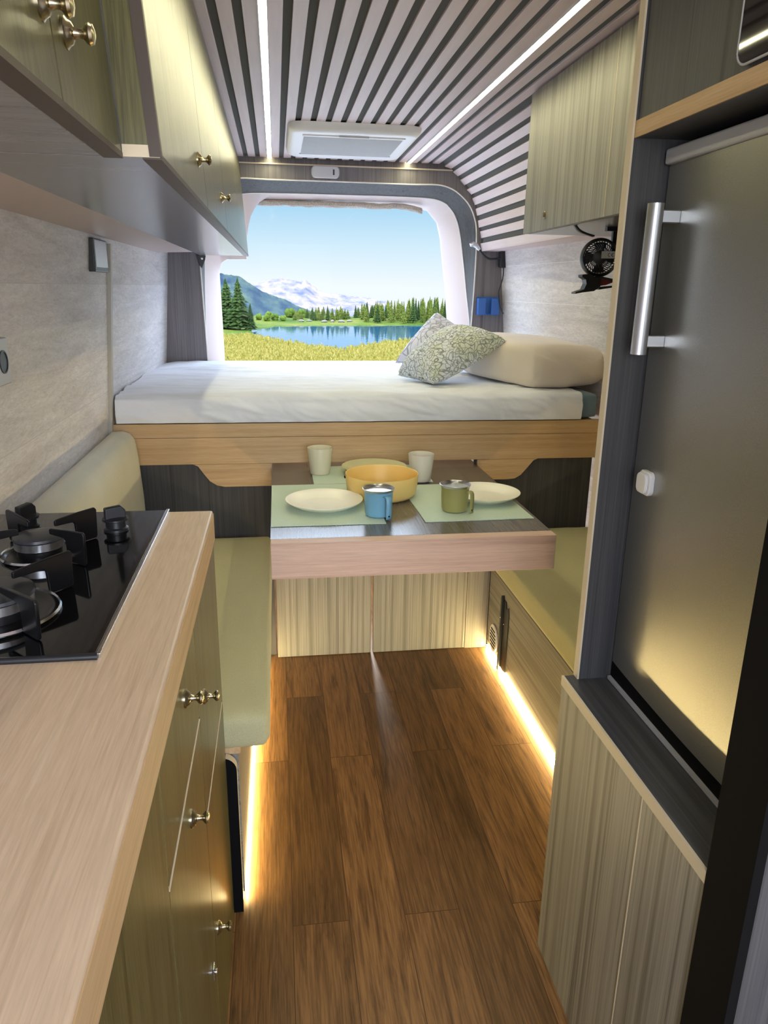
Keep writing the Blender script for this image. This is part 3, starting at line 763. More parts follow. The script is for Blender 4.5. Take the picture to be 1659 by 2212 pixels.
# bowl with two small slots under the rim
def bowl():
    x,y,z = 0.304,2.150,ZT+0.0005
    t = thing('serving_bowl', 'round mustard yellow serving bowl in the middle of the table', 'bowl', (x,y,z))
    p = [(0,0.0),(0.088,0.0),(0.097,0.004),(0.105,0.014),(0.1085,0.04),(0.1115,0.070),(0.1105,0.0715),(0.1085,0.070),(0.1055,0.04),(0.101,0.017),(0.094,0.0085),(0.085,0.006),(0,0.006)]
    build('shell', MB().lathe(p,(x,y,z),seg=72), M['bowl'], parent=t)
    for sgn in (1,-1):
        build('slot', MB().box(x+sgn*0.1095-0.003,x+sgn*0.1095+0.003,y-0.004+0.02,y+0.008+0.02,z+0.052,z+0.058), M['matte_black'], parent=t, bevel=0.0015)
bowl()
def mug(x,y,m,label,ang,z=ZM):
    t = thing('enamel_mug', label, 'mug', (x,y,z), 'enamel mugs on the table')
    out = [(0,0),(0.030,0.0),(0.0355,0.003),(0.0375,0.010),(0.0390,0.045),(0.0395,0.066),(0.0410,0.072),(0.0405,0.0725),(0.0385,0.070)]
    build('body', MB().lathe(out,(x,y,z),seg=48), m, parent=t)
    inn = [(0.0405,0.071),(0.0440,0.0765),(0.0447,0.0785),(0.0435,0.079),(0.0400,0.075),(0.0375,0.066),(0.0365,0.02),(0.033,0.005),(0,0.004)]
    build('steel_liner', MB().lathe(inn,(x,y,z),seg=48), M['steel'], parent=t, label='bare steel rim and inside')
    d = Vector((math.cos(ang), math.sin(ang), 0)); s = Vector((-d.y, d.x, 0)); w = 0.0085
    pr = [(0.0392,0.062),(0.046,0.0645),(0.054,0.0635),(0.0575,0.058),(0.0585,0.045),(0.0580,0.012),(0.0578,0.003)]
    rows = []
    for r, h in pr:
        c = Vector((x,y,z+h)) + d*r
        rows.append([c - s*w, c + s*w])
    hb = MB().grid(rows)
    ob = build('handle', hb, m, parent=t)
    so = ob.modifiers.new('solid','SOLIDIFY'); so.thickness = 0.002; so.offset = 0
    hc = Vector((x,y,z+0.012)) + d*0.0592
    build('handle_hole', MB().lathe([(0.0025,0),(0.0025,0.0006),(0,0.0006)],hc,tuple(d),16), M['matte_black'], parent=ob)
mug(0.266,1.942,M['mug_blue'],'blue enamel mug beside the front plate',math.radians(-68))
mug(0.489,1.968,M['mug_olive'],'olive green enamel mug with its handle toward the cream plate',math.radians(-48))
def cup(x,y,m,label):
    p = [(0,0),(0.030,0),(0.0325,0.002),(0.0335,0.006),(0.0425,0.089),(0.0420,0.0905),(0.0405,0.089),(0.032,0.008),(0,0.006)]
    return tag(build('tumbler', MB().lathe(p,(x,y,ZM),seg=48), m, loc=(x,y,ZM)), label, 'cup', 'tumblers on the table')
cup(0.133,2.435,M['bamboo_sand'],'sand coloured tumbler left of the pale green plate')
cup(0.456,2.312,M['bamboo_stone'],'pale stone tumbler between the yellow bowl and the bed board')

# ------------------------------------------------------------------ right upper cupboard
t = thing('overhead_cupboard', 'streaked wood overhead cupboard with oval lock above the clip fan', 'cupboard', (1.0,1.8,1.516))
XU = 0.765
build('carcass', MB().prism([(XU+0.018,1.516),(1.125,1.516),(1.125,1.55),(0.985,1.62),(0.955,1.72),(0.90,1.80),(0.845,1.87),(0.80,1.898),(XU+0.018,1.902)],'y',1.192,2.352), M['under'], parent=t)
d = build('door', MB().box(XU,XU+0.0178,1.7635,2.355,1.5165,1.904), M['drift_z'], parent=t, bevel=0.001)
lk = MB(); lk.lathe([(0.008,0),(0.008,0.002),(0.0045,0.003),(0.0045,0.007),(0,0.008)],(0,0,0),(-1,0,0),20)
lk.v = [(x+XU, y*0.8+2.165, z*1.5+1.556) for x,y,z in lk.v]
build('lock', lk, M['brass'], parent=d)
d2 = build('door', MB().box(XU,XU+0.0178,1.193,1.7615,1.5165,1.904), M['drift_z'], parent=t, bevel=0.001)
build('edge_band', MB().box(XU-0.0003,XU+0.016,1.7612,1.7636,1.5165,1.904), M['band'], parent=t, label='pale door edge')

# ------------------------------------------------------------------ tall cabinet with fridge
t = thing('tall_cabinet', 'tall cabinet on the right holding the fridge and microwave', 'cabinet', (0.85,0.9,0))
build('carcass', MB().box(0.540,1.17,0.615,1.186,0.0,0.630), M['matte_black'], parent=t)
build('door', MB().box(0.520,0.5395,0.862,1.187,0.003,0.630), M['drift_z'], parent=t, bevel=0.001)
d = build('door', MB().box(0.520,0.5395,0.692,0.8585,0.003,0.630), M['drift_z'], parent=t, bevel=0.001)
build('edge_band', MB().box(0.5197,0.535,0.8588,0.8616,0.003,0.630), M['band'], parent=t, label='pale door edge')
build('counter_board', MB().box(0.523,1.17,0.692,1.187,0.631,0.650), M['dark_y'], parent=t)
build('edge_band', MB().box(0.5185,0.5228,0.692,1.188,0.6315,0.6505), M['band'], parent=t, label='pale board edge')
build('side_panel', MB().box(0.546,1.17,1.172,1.190,0.650,1.905), M['dark_z'], parent=t)
build('edge_band', MB().box(0.5425,0.5458,1.1718,1.1902,0.650,1.905), M['band'], parent=t, label='pale upright edge')
build('side_panel', MB().box(0.531,1.17,0.6125,0.690,0.0,1.905), M['dark_z'], parent=t)
build('black_edge', MB().box(0.518,0.5308,0.6125,0.691,0.0,1.905), M['matte_black'], parent=t, label='wide black edge strip')
build('upper_panel', MB().box(0.549,0.566,0.692,1.171,1.5975,1.905), M['dark_z'], parent=t)
build('shelf', MB().box(0.549,1.17,0.692,1.171,1.5735,1.597), M['dark_y'], parent=t)
build('shelf_edge', MB().box(0.5462,0.5488,0.692,1.1715,1.5735,1.5972), M['oak_y'], parent=t, label='pale oak shelf edge')
build('back_panel', MB().box(1.10,1.17,0.692,1.170,0.651,1.56), M['matte_black'], parent=t)
# microwave
def rrect(y0,y1,z0,z1,r,n=8):
    pts = []
    for cy,cz,a0 in ((y1-r,z1-r,0),(y0+r,z1-r,90),(y0+r,z0+r,180),(y1-r,z0+r,270)):
        for k in range(n+1):
            a = math.radians(a0+90*k/n); pts.append((cy+r*math.cos(a), cz+r*math.sin(a)))
    return pts
t = thing('microwave', 'black glass microwave front with silver outline above the fridge', 'microwave', (0.62,0.8,1.596))
build('front_glass', MB().prism(rrect(0.720,0.914,1.604,1.875,0.018),'x',0.5488,0.5430), mat('microwave_glass', rgb(12,12,13), 0.04, spec=0.7), parent=t)
build('frame', MB().tube([(0.5435,p[0],p[1]) for p in rrect(0.720,0.915,1.603,1.876,0.019)]+[(0.5435,)+rrect(0.720,0.915,1.603,1.876,0.019)[0]], 0.0016, 8), M['grey_plastic'], parent=t)
# fridge
t = thing('fridge', 'dark steel fridge with long vertical aluminium handle', 'fridge', (0.85,0.9,0.652))
mb = MB(); rows = []
for z in [0.688,0.690,0.694]+[0.694+0.842*i/20 for i in range(1,21)]:
    row = []
    for k in range(25):
        y = 0.693 + (1.1665-0.693)*k/24
        bow = 0.006*(1-((k-12)/12)**2)
        row.append((0.606-bow, y, z))
    rows.append(row)
mb.grid(rows); m2 = [[(0.66,p[1],p[2]) for p in r] for r in rows]
mb.grid([rows[0],m2[0]], smooth=False); mb.grid([rows[-1],m2[-1]], smooth=False)
mb.grid([[r[-1] for r in rows],[r[-1] for r in m2]], smooth=False); mb.grid([[r[0] for r in rows],[r[0] for r in m2]], smooth=False)
dr = build('door', mb, M['fridge'], parent=t)
build('body', MB().box(0.661,1.09,0.697,1.164,0.653,1.545), M['black'], parent=t)
build('bottom_trim', MB().box(0.600,0.66,0.693,1.1665,0.6515,0.6575), M['grey_plastic'], parent=t, label='grey lower trim')
build('plinth', MB().box(0.606,0.66,0.693,1.1665,0.6575,0.688), M['matte_black'], parent=t)
build('top_trim', MB().box(0.596,0.66,0.693,1.166,1.5365,1.5595), M['grey_plastic'], parent=t, bevel=0.004, label='grey upper trim')
hd = build('handle', MB().tube([(0.565,1.1195,1.2555),(0.565,1.1155,1.4765)],0.0122,24), M['alu'], parent=dr)
build('mount', MB().box(0.565,0.6045,1.110,1.122,1.449,1.468), M['alu'], parent=dr, bevel=0.002)
build('mount', MB().box(0.565,0.6045,1.113,1.125,1.266,1.285), M['alu'], parent=dr, bevel=0.002)
build('latch', MB().prism(rrect(1.088,1.126,1.028,1.068,0.010),'x',0.6035,0.594).prism(rrect(1.091,1.123,1.031,1.065,0.010),'x',0.594,0.588), M['white_plastic'], parent=dr, bevel=0.002, label='white child lock')

# ------------------------------------------------------------------ ceiling vent and lamp at the rear
t = thing('roof_vent', 'white roof vent with grey mesh blind between the ceiling light strips', 'vent', (0.30,3.2,1.912))
def rrect_xy(x0,x1,y0,y1,r,n=8): return rrect(x0,x1,y0,y1,r,n)
mb = MB()
ringsz = [(0.0,1.912),(0.002,1.903),(0.006,1.892),(0.014,1.884),(0.026,1.880),(0.050,1.8795)]
rows = []
for d_, z in ringsz:
    rows.append([(p[0],p[1],z) for p in rrect_xy(0.058+d_,0.550-d_,2.905+d_,3.49-d_*0.6,max(0.01,0.06-d_*0.6),8)])
mb.grid(rows, wrap=True)
mb.add(rows[-1], [tuple(range(len(rows[-1])))])
build('frame', mb, M['white_plastic'], parent=t)
build('mesh_blind', MB().box(0.118,0.486,2.985,3.365,1.8772,1.8797), M['mesh_grey'], parent=t, label='grey mesh blind')
build('blind_rail', MB().box(0.112,0.492,2.970,2.985,1.8755,1.8797), M['white_plastic'], parent=t, bevel=0.001)
build('blind_rail', MB().box(0.112,0.492,3.365,3.375,1.8757,1.8797), M['white_plastic'], parent=t, bevel=0.001)
build('pull_tab', MB().box(0.245,0.355,2.964,2.970,1.874,1.8795), M['grey_plastic'], parent=t)
t = thing('ceiling_lamp', 'small rounded plastic lamp on the wooden header above the rear window', 'lamp', (0.242,YA,1.857))
build('cover', MB().prism(rrect(0.177,0.307,1.831,1.884,0.020),'y',YA,YA-0.018), mat('lamp_cover', rgb(200,200,204), 0.35), parent=t, bevel=0.005)
build('switch', MB().box(0.2765,0.2835,YA-0.0200,YA-0.0175,1.845,1.869), M['black'], parent=t, bevel=0.0008)

# ------------------------------------------------------------------ small things at the right rear
t = thing('reading_lamp', 'gooseneck reading lamp with black wall base at the right of the window', 'lamp', (1.105,3.66,1.495))
build('base', MB().prism(rrect(1.083,1.122,1.452,1.535,0.015),'y',3.70,3.655), M['black'], parent=t, bevel=0.004)
nk = smooth_line([(1.088,1.497),(1.06,1.493),(1.03,1.492),(1.005,1.503),(0.985,1.522),(0.965,1.545)],6)
build('neck', MB().tube([(p.x, 3.66-0.004*i/len(nk), p.y) for i, p in enumerate(nk)], 0.0052, 10), M['black'], parent=t)
build('head', MB().tube([(0.976,3.656,1.532),(0.960,3.656,1.550),(0.942,3.656,1.558),(0.930,3.656,1.553)],[0.007,0.012,0.013,0.009],16), M['alu'], parent=t, label='silver lamp head')
cd = smooth_line([(1.105,1.455),(1.106,1.43),(1.104,1.40),(1.095,1.365),(1.088,1.34),(1.092,1.31),(1.10,1.27),(1.118,1.235)],6)
build('cord', MB().tube([(p.x, 3.672, p.y) for p in cd], 0.0028, 8), M['black'], parent=t)
t = thing('phone_holder', 'blue plastic holder fixed to the wood beside the rear window', 'holder', (1.043,YA,1.27))
mb = MB().box(0.990,1.100,YA-0.006,YA,1.228,1.315)
mb.box(0.992,1.028,YA-0.040,YA-0.034,1.230,1.308).box(1.058,1.098,YA-0.040,YA-0.034,1.230,1.308).box(0.990,0.996,YA-0.038,YA-0.005,1.230,1.308).box(1.094,1.100,YA-0.038,YA-0.005,1.230,1.308).box(0.990,1.036,YA-0.038,YA-0.005,1.228,1.234).box(1.052,1.100,YA-0.038,YA-0.005,1.228,1.234)
build('body', mb, M['blue_plastic'], parent=t, bevel=0.0015)
t = thing('window_bracket', 'small dark metal bracket at the top of the pillar left of the rear window', 'bracket', (-0.338,YA,1.455))
build('plate', MB().prism([(-0.362,1.484),(-0.318,1.484),(-0.322,1.464),(-0.338,1.425),(-0.350,1.440)],'y',YA-0.010,YA-0.001), M['black'], parent=t, bevel=0.0015)
build('bolt', MB().lathe([(0.006,0),(0.006,0.003),(0.003,0.005),(0,0.005)],(-0.336,YA-0.010,1.470),(0,-1,0),12), M['chrome'], parent=t)
# clip fan
FC = Vector((0.868,2.0,1.437)); FA = Vector((-0.33,-0.94,0.0)).normalized()
t = thing('clip_fan', 'black clip-on fan hanging below the right overhead cupboard', 'fan', tuple(FC))
R = 0.050
build('housing', MB().lathe([(R,-0.030),(R+0.001,-0.012),(R-0.001,0.004),(R-0.006,0.012),(R-0.009,0.010),(R-0.005,0.002),(R-0.004,-0.030)],FC,tuple(FA),48,closed=True), M['black'], parent=t)
mb = MB(); sx_ = -FA.cross(Vector((0,0,1))).normalized(); sz_ = Vector((0,0,1))
for k in range(36):
    a = 2*PI*k/36; pts = []
    for i in range(6):
        r = 0.016 + (R-0.008-0.016)*i/5; aa = a + 0.5*(i/5)
        pts.append(FC + FA*(0.013-0.004*(i/5)) + sx_*r*math.cos(aa) + sz_*r*math.sin(aa))
    mb.tube(pts, 0.0013, 6)
for r in (0.026,0.036): mb.lathe([(r-0.0012,0.011),(r,0.0125),(r+0.0012,0.011),(r,0.0098)],FC,tuple(FA),40,closed=True)
mb.lathe([(0.018,0.008),(0.018,0.014),(0.014,0.017),(0,0.0175)],FC,tuple(FA),32)
build('grille', mb, M['black'], parent=t)
mb = MB()
for k in range(4):
    a0 = 2*PI*k/4; rows = []
    for i in range(7):
        r = 0.008+0.032*i/6
        rows.append([FC - FA*(0.010 + 0.010*(j/4-0.5)) + sx_*r*math.cos(a0+0.9*(j/4-0.5)) + sz_*r*math.sin(a0+0.9*(j/4-0.5)) for j in range(5)])
    mb.grid(rows)
bl = build('blades', mb, M['black'], parent=t); bl.modifiers.new('s','SOLIDIFY').thickness = 0.0015
lp = FC + FA*0.0185 + sx_*0.022 + sz_*0.006
mb = MB(); vs = [lp + sx_*u + sz_*w + FA*q for q in (-0.001,0.001) for u, w in ((-0.019,-0.009),(0.019,-0.009),(0.019,0.009),(-0.019,0.009))]
mb.add(vs, [(0,1,2,3),(7,6,5,4),(0,1,5,4),(1,2,6,5),(2,3,7,6),(3,0,4,7)])
lb = build('label_plate', mb, M['grey_plastic'], parent=t)
# CE mark on the plate: C = open arc, E = open arc with a bar
mb = MB()
def arc(c, r, a0, a1, n=10): return [c + sx_*r*math.cos(math.radians(a0+(a1-a0)*i/n)) + sz_*r*math.sin(math.radians(a0+(a1-a0)*i/n)) for i in range(n+1)]
c1 = lp + FA*0.0013 + sx_*0.002; c2 = lp + FA*0.0013 + sx_*0.011
mb.tube(arc(c1,0.0042,70,290),0.0006,6); mb.tube(arc(c2,0.0042,70,290),0.0006,6); mb.tube([c2-sx_*0.004, c2-sx_*0.0008],0.0006,6)
build('marking', mb, M['matte_black'], parent=lb)
# bracket up to the cupboard, clip below, strap
build('yoke', MB().box(0.905,0.925,2.01,2.022,1.44,1.5155).box(0.885,0.925,2.005,2.022,1.505,1.5155), M['black'], parent=t, bevel=0.001)
cl = [(0.818,1.392),(0.836,1.394),(0.858,1.385),(0.872,1.385),(0.872,1.362),(0.855,1.350),(0.822,1.346),(0.802,1.342),(0.803,1.347),(0.826,1.354),(0.832,1.368),(0.829,1.380),(0.818,1.386)]
build('clip', MB().prism(cl,'y',1.985,2.015), M['black'], parent=t, bevel=0.001)
build('jaw', MB().prism([(0.870,1.354),(0.915,1.361),(0.915,1.365),(0.870,1.361)],'y',1.988,2.012).prism([(0.870,1.384),(0.918,1.373),(0.926,1.376),(0.926,1.379),(0.870,1.389)],'y',1.988,2.012), M['black'], parent=t)
build('spring', MB().prism([(0.870,1.363),(0.890,1.366),(0.912,1.374),(0.870,1.383)],'y',1.993,2.007), M['red'], parent=t, label='dark red spring cover')
build('stem', MB().box(0.858,0.878,1.995,2.012,1.380,1.396), M['black'], parent=t)
st = smooth_line([(0.790,1.5158),(0.803,1.503),(0.822,1.495),(0.846,1.489)],8)
mb = MB(); mb.grid([[(p.x,1.995,p.y) for p in st],[(p.x,2.012,p.y) for p in st]])
so = build('strap', mb, M['black'], parent=t); so.modifiers.new('s','SOLIDIFY').thickness = 0.004

# ------------------------------------------------------------------ landscape outside
def ground_mat():
    m = mat('meadow_grass', rough=0.95, spec=0.05); nt, N, L, B = nodes(m)
    f = tex_noise(nt, coords(nt, (0.05,0.03,0.05)), 1, 5, 0.6); g = tex_noise(nt, coords(nt, (0.9,0.5,0.9)), 1, 4, 0.7)
    c = ramp(nt, f, [(0.35, rgb(46,66,14)), (0.55, rgb(74,84,24)), (0.7, rgb(94,90,40))])
    c = mix(nt, c, ramp(nt, g, [(0.3, (0.6,0.65,0.5,1)), (0.7, (1.1,1.1,1.0,1))]), 1.0, 'MULTIPLY')
    L.new(c, B.inputs['Base Color']); return m
M['meadow'] = ground_mat()
LAKE = [(-9.5,301),(0.5,333),(21,340.5),(42.4,344),(66.9,354),(90.4,363),(130,370),(120,240),(61.6,246),(47.3,249.6),(35.3,238),(24.6,222),(16.9,205),(13.4,217.6),(5.8,230),(-1.2,246),(-7.8,272)]
def inside(x, y):
    c = False; n = len(LAKE)
    for i in range(n):
        x1,y1 = LAKE[i]; x2,y2 = LAKE[(i+1)%n]
        if (y1 > y) != (y2 > y) and x < (x2-x1)*(y-y1)/(y2-y1)+x1: c = not c
    return c
def gz(x, y):
    if y < 150: return -0.75 - 14.2*max(0,min(1,(y-5)/145))
    z = -14.95 + 0.35*noise.noise((x*0.05,y*0.03,0))
    if y > 345: z += min(1,(y-345)/40)*(1.0 + 0.8*noise.noise((x*0.06,y*0.03,2)) + max(0,(x-60)/30)*1.0)
    if y > 425: z -= (y-425)*0.9
    return z
mb = MB(); rows = []
ys = [3.98,5,8,12,20,30,45,60,80,100,125,150]+[155+3*i for i in range(96)]+[445,470,520,640]
for y in ys:
    row = []
    w = 16 + y*0.62
    for k in range(121):
        x = -w*0.55 + 1.25*w*k/120
        z = gz(x,y)
        if inside(x,y): z = -16.2
        row.append((x,y,z))
    rows.append(row)
mb.grid(rows)
ncol = len(rows[0])-1
for i in range(len(mb.f)):
    if ys[i//ncol] < 125: mb.mi[i] = 1
struct('ground', mb, [M['meadow'], mat('neutral_bounce_ground', rgb(150,146,142), 0.95)])  # unseen near ground, coloured grey to keep the bounced light neutral
wm = mat('lake_water', rgb(10,62,92), 0.06, spec=0.6)
nt, N, L, B = nodes(wm)
bump(nt, tex_noise(nt, coords(nt, (0.5,0.16,1)), 1, 3, 0.5), B, 0.12, 0.3)
mb = MB(); mb.add([(-60,190,-15.25),(180,190,-15.25),(180,380,-15.25),(-60,380,-15.25)], [(0,1,2,3)])
struct('lake', mb, wm)
# tall grass
gm = mat('tall_grass', rough=0.95, spec=0.05); nt, N, L, B = nodes(gm)
L.new(ramp(nt, tex_noise(nt, coords(nt, (1.1,0.5,1.1)), 1, 5, 0.8), [(0.34, rgb(72,78,24)), (0.5, rgb(120,108,46)), (0.64, rgb(154,138,84))]), B.inputs['Base Color'])
mb = MB()
def shore(x):
    pts = sorted([(-60,262),(-20,255),(-7.8,262),(-1.2,243),(5.8,228),(13.4,215),(16.9,203),(24.6,219),(35.3,235),(47.3,246),(61.6,244),(120,238)])
    for a, b in zip(pts, pts[1:]):
        if a[0] <= x <= b[0]: return a[1]+(b[1]-a[1])*(x-a[0])/(b[0]-a[0])
    return 240
for i in range(16000):
    y = random.uniform(150,262); x = random.uniform(-0.12*y-4, 0.32*y+4)
    if y > shore(x)-1.0: continue
    z = gz(x,y)-0.1; h = random.uniform(0.7,1.7); w = random.uniform(0.10,0.3); a = random.uniform(-0.4,0.4)
    mb.add([(x-w,y,z),(x+w,y,z),(x+w*0.4+a,y+0.2,z+h*0.8),(x+a*1.6,y+0.3,z+h)], [(0,1,2,3)])
tag(build('tall_grass', mb, gm, loc=(20,200,-15)), 'yellowish tall grass on the near shore of the lake', 'grass', kind='stuff')
# conifers
def tree_mat(name, a, b):
    m = mat(name, rough=0.95, spec=0.05); nt, N, L, B = nodes(m)
    f = tex_noise(nt, coords(nt, (1.1,1.1,1.1)), 1, 4, 0.7)
    oi = N.new('ShaderNodeObjectInfo')
    c = ramp(nt, f, [(0.35, a), (0.65, b)])
    c = mix(nt, c, ramp(nt, oi.outputs['Random'], [(0.0, (0.72,0.78,0.72,1)), (1.0, (1.25,1.2,1.0,1))]), 1.0, 'MULTIPLY')
    L.new(c, B.inputs['Base Color']); return m
M['conifer'] = tree_mat('conifer_needles', rgb(40,54,24), rgb(96,102,44))
M['dark_conifer'] = tree_mat('dark_conifer_needles', rgb(18,34,20), rgb(56,70,34))
M['bush'] = tree_mat('bush_leaves', rgb(48,66,22), rgb(86,100,36))
M['bark'] = mat('bark', rgb(80,66,52), 0.9)
def conifer(name, h, r, seed, m, layers=13):
    rnd = random.Random(seed); mb = MB()
    mb.tube([(0,0,-0.3),(0,0,h*0.5),(0,0,h*0.97)],[r*0.09,r*0.05,0.02],7,mi=1)
    for L_ in range(layers):
        t_ = L_/layers; zb = h*(0.06+0.90*t_); rr = r*(1-t_)**0.85*(0.85+0.3*rnd.random())+0.08; zt = zb + h*0.15*(1-0.4*t_)
        n = 16; base = len(mb.v); ring = []
        for k in range(n):
            a = 2*PI*(k+0.5*(L_%2))/n; q = rr*(0.62 if k%2 else 1.0)*rnd.uniform(0.8,1.15)
            ring.append((q*math.cos(a), q*math.sin(a), zb - h*0.02*rnd.random() + (0.02*h if k%2 else 0)))
        mb.add(ring+[(0,0,zt),(0,0,zb+0.03*h)], [(k,(k+1)%n,n) for k in range(n)]+[((k+1)%n,k,n+1) for k in range(n)], 0, False)
    return build(name, mb, [m, M['bark']], loc=(0,0,0))
def bush(name, seed):
    rnd = random.Random(seed); mb = MB(); 
    for q in range(9):
        c = Vector((rnd.uniform(-1.6,1.6),rnd.uniform(-1,1),rnd.uniform(0.9,2.6))); r = rnd.uniform(0.8,1.3); rows = []
        for i in range(8):
            th = PI*i/7; rows.append([c + Vector((math.sin(th)*math.cos(2*PI*k/12),math.sin(th)*math.sin(2*PI*k/12),math.cos(th)))*r*(1+0.35*noise.noise((i*1.3+q,k*1.7,seed))) for k in range(12)])
        mb.grid(rows, wrap=True, smooth=False)
    return build(name, mb, M['bush'], loc=(0,0,0))
protos = [conifer('conifer', 10, 2.2, 1, M['conifer']), conifer('conifer', 10, 1.8, 2, M['conifer']), conifer('conifer', 10, 2.6, 3, M['dark_conifer'])]
first = [True]*3
rnd = random.Random(11)
GL = 'slender conifer in the forest along the far lake shore on the right'
placed = []
tries = 0
while len(placed) < 150 and tries < 9000:
    tries += 1
    u = rnd.random(); y = rnd.uniform(356,424); x = (9 + u*86)*y/380
    s = rnd.uniform(0.55,1.0); rad = 2.3*s
    if y < 372 and x < 42: continue
    if inside(x,y-4) or any((x-a)**2+(y-b)**2 < (0.74*(rad+c))**2 for a,b,c in placed): continue
    placed.append((x,y,rad))
    htop = 1.35 + (-11.5 + 8.6*min(1,max(0,u*1.05)))*y/380 + rnd.uniform(-2.4,1.4)
    zb = gz(x,y)-0.2; h = max(3.4, htop - zb)
    k = rnd.choice((0,0,1,1,2))
    o = protos[k] if first[k] else protos[k].copy()
    if not first[k]: COL.objects.link(o)
    first[k] = False
    o.location = (x,y,zb); sz = h/10; sw = rad/(2.2,1.8,2.6)[k]
    o.scale = (sw,sw,sz); o.rotation_euler = (0,0,rnd.uniform(0,6.28))
    tag(o, GL, 'tree', 'forest conifers on the far shore')
for x, y, h, w, lab in ((-19.3,306,19.5,1.5,'dark conifer at the left edge of the rear window'),(-14.4,300,20.0,1.35,'tall pointed conifer near the left edge of the lake view'),(-9.9,298,10.5,1.0,'short dark conifer right of the tall pointed one'),(-22.5,315,17,1.6,'dark conifer half hidden by the window frame on the left')):
    o = conifer('conifer', h, h*0.235*w, int(h*10), M['dark_conifer'], 17)
    o.location = (x, y, gz(x,y)-0.3); tag(o, lab, 'tree')
b0 = bush('bush', 3); fb = True
for x, y, s in ((-4.6,366,0.8),(-0.8,370,1.0),(3.2,367,0.75),(6.8,392,1.35),(13.0,397,1.1),(-8.4,372,0.8),(18.8,396,0.9),(-4.0,392,0.9)):
    o = b0 if fb else b0.copy()
    if not fb: COL.objects.link(o)
    fb = False
    o.location = (x,y,gz(x,y)-0.3); o.scale = (s,s,s*rnd.uniform(0.9,1.2)); o.rotation_euler = (0,0,rnd.uniform(0,6))
    tag(o, 'round green bush on the meadow beyond the lake', 'bush', 'bushes on the far meadow')
# boulders
rm = mat('pale_rock', rgb(96,88,80), 0.9)
bo = None
for x, y, s in ((11.6,362,1.1),(15.4,364,0.9),(22.5,362,1.15),(26.6,365,1.1),(30.6,362,1.2),(34.8,364,1.0)):
    if bo is None:
        mb = MB(); rows = []
        for i in range(9):
            th = PI*i/8; rows.append([Vector((1.5*math.sin(th)*math.cos(2*PI*k/14),math.sin(th)*math.sin(2*PI*k/14),0.6*math.cos(th)))*(1+0.3*noise.noise((i*0.9,math.sin(2*PI*k/14)*1.5,math.cos(2*PI*k/14)*1.5))) for k in range(14)])
        mb.grid(rows, wrap=True, smooth=False)
        o = bo = build('boulder', mb, rm, loc=(0,0,0))
    else:
        o = bo.copy(); COL.objects.link(o)
    o.location = (x,y,gz(x,y)+0.3*s); o.scale = (s,s,s); o.rotation_euler = (0,0,x)
    tag(o, 'pale boulder on the far shore of the lake', 'rock', 'boulders on the far shore')
# mountains
def ridge(name, y, crest, base, depth, m, label, amp, freq, nx=300, ny=46):
    mb = MB(); rows = []
    xs = [c[0] for c in crest]
    def cz(x):
        for a, b in zip(crest, crest[1:]):
            if a[0] <= x <= b[0]: return a[1]+(b[1]-a[1])*(x-a[0])/(b[0]-a[0])
        return crest[-1][1] if x > xs[-1] else crest[0][1]
    for j in range(ny+1):
        v = j/ny; row = []
        for i in range(nx+1):
            x = xs[0]+(xs[-1]-xs[0])*i/nx
            top = cz(x); z = base+(top-base)*v
            k = amp*noise.fractal((x*freq, v*depth*freq*1.2, 3.0), 0.9, 2.1, 6)
            if v > 0.97: z += amp*0.35*noise.noise((x*freq*7, 1.0, 8.0)) + amp*0.25*noise.noise((x*freq*17, 4.0, 8.0))
            row.append((x, y-depth*(1-v)+k*(1.5 if v < 1 else 0.3), z + k*(0.55 if v > 0.97 else 0.8)))
        rows.append(row)
    rows.append([(x, yy+depth*0.5, base) for x, yy, z in rows[-1]])
    mb.grid(rows)
    o = struct(name, mb, m); o['label'] = label; return o
mm = mat('hazy_rock_face', rough=1.0, spec=0.0); nt, N, L, B = nodes(mm)
L.new(ramp(nt, tex_noise(nt, coords(nt, (0.012,0.012,0.02)), 1, 7, 0.7), [(0.36, rgb(72,76,92)), (0.48, rgb(102,96,98)), (0.6, rgb(124,110,106))]), B.inputs['Base Color'])  # grey-pink rock with distance haze put in as the bluish tone
ridge('mountains', 4000, [(-500,30),(-180,12),(-94,15),(-40,28),(12,40),(60,34),(106,34),(130,30),(149,42),(185,10),(225,-17),(297,-38),(380,-40),(467,-46),(615,-75),(800,-110),(1300,-150)], -330, 900, mm, 'pale rocky mountains on the horizon, haze in their colour', 16, 0.011)
hm = mat('hazy_forested_slope', rough=1.0, spec=0.0); nt, N, L, B = nodes(hm)
L.new(ramp(nt, tex_noise(nt, coords(nt, (0.03,0.03,0.03)), 1, 6, 0.7), [(0.38, rgb(38,50,62)), (0.52, rgb(54,66,68)), (0.66, rgb(74,84,66))]), B.inputs['Base Color'])  # forest tones shifted to blue, distance haze painted into the colour
ridge('hill', 1500, [(-420,60),(-180,40),(-106,25),(-65,16.5),(-31,-4),(21,-26),(66,-45),(110,-62),(220,-110)], -140, 260, hm, 'forested hill on the left, coloured with blue haze', 5, 0.02)

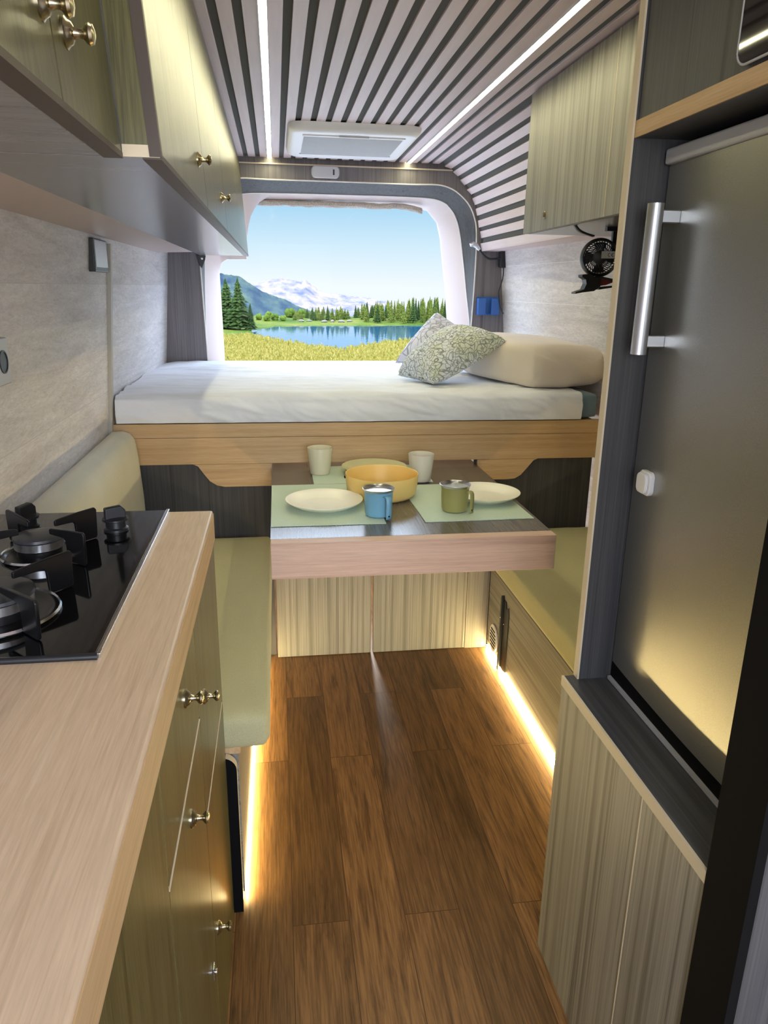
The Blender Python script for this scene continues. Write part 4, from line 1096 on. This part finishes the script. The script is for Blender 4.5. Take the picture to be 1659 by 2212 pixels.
# ------------------------------------------------------------------ world, lights, camera
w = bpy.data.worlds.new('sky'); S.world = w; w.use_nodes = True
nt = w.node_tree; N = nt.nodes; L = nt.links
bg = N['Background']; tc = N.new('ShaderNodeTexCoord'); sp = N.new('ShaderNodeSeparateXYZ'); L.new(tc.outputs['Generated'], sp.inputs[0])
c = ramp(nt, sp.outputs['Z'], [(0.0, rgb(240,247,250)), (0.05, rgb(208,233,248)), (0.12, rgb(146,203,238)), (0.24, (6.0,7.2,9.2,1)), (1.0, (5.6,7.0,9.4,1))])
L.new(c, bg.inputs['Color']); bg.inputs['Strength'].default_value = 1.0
def lamp(name, kind, loc, rot, energy, color=(1,1,1), **k):
    d = bpy.data.lights.new(name, kind); d.energy = energy; d.color = color
    for a, b in k.items(): setattr(d, a, b)
    o = bpy.data.objects.new(name, d); COL.objects.link(o); o.location = loc; o.rotation_euler = rot
    return o
sun_dir = Vector((0.50,0.45,-0.60))
o = lamp('sun', 'SUN', (0,0,30), (0,0,0), 2.4, (1.0,0.95,0.85), angle=math.radians(3))
o.rotation_euler = sun_dir.to_track_quat('-Z','Y').to_euler()
lamp('windscreen_daylight', 'AREA', (0.3,-1.28,1.4), (math.radians(88),0,0), 38, (0.90,0.95,1.0), shape='RECTANGLE', size=1.45, size_y=0.85)
lamp('garage_leak_fill', 'POINT', (0.33,3.05,0.40), (0,0,0), 14, (1.0,0.97,0.92), shadow_soft_size=0.04)  # added unseen point light, stands in for daylight leaking through the door gap

cam = bpy.data.cameras.new('camera'); co = bpy.data.objects.new('camera', cam); COL.objects.link(co)
yaw, pit, rol = 0.14426051, 0.29528028, -0.01491919
fwd = Vector((math.sin(yaw)*math.cos(pit), math.cos(yaw)*math.cos(pit), -math.sin(pit)))
right = Vector((math.cos(yaw), -math.sin(yaw), 0)); down = fwd.cross(right)
r2 = math.cos(rol)*right + math.sin(rol)*down; d2 = -math.sin(rol)*right + math.cos(rol)*down
mw = Matrix((( r2.x,-d2.x,-fwd.x,0.0),(r2.y,-d2.y,-fwd.y,0.0),(r2.z,-d2.z,-fwd.z,1.35),(0,0,0,1)))
co.matrix_world = mw
cam.sensor_fit = 'VERTICAL'; cam.sensor_height = 36.0; cam.lens = 36.0*1590.806/2212.0
cam.clip_start = 0.02; cam.clip_end = 12000
S.camera = co
S.view_settings.view_transform = 'Standard'; S.view_settings.look = 'None'
S.view_settings.exposure = 0.1; S.view_settings.gamma = 1.0; S.view_settings.use_curve_mapping = False
S.cycles.use_denoising = True
S.cycles.max_bounces = 10; S.cycles.diffuse_bounces = 6; S.cycles.glossy_bounces = 4
S.cycles.sample_clamp_indirect = 6.0
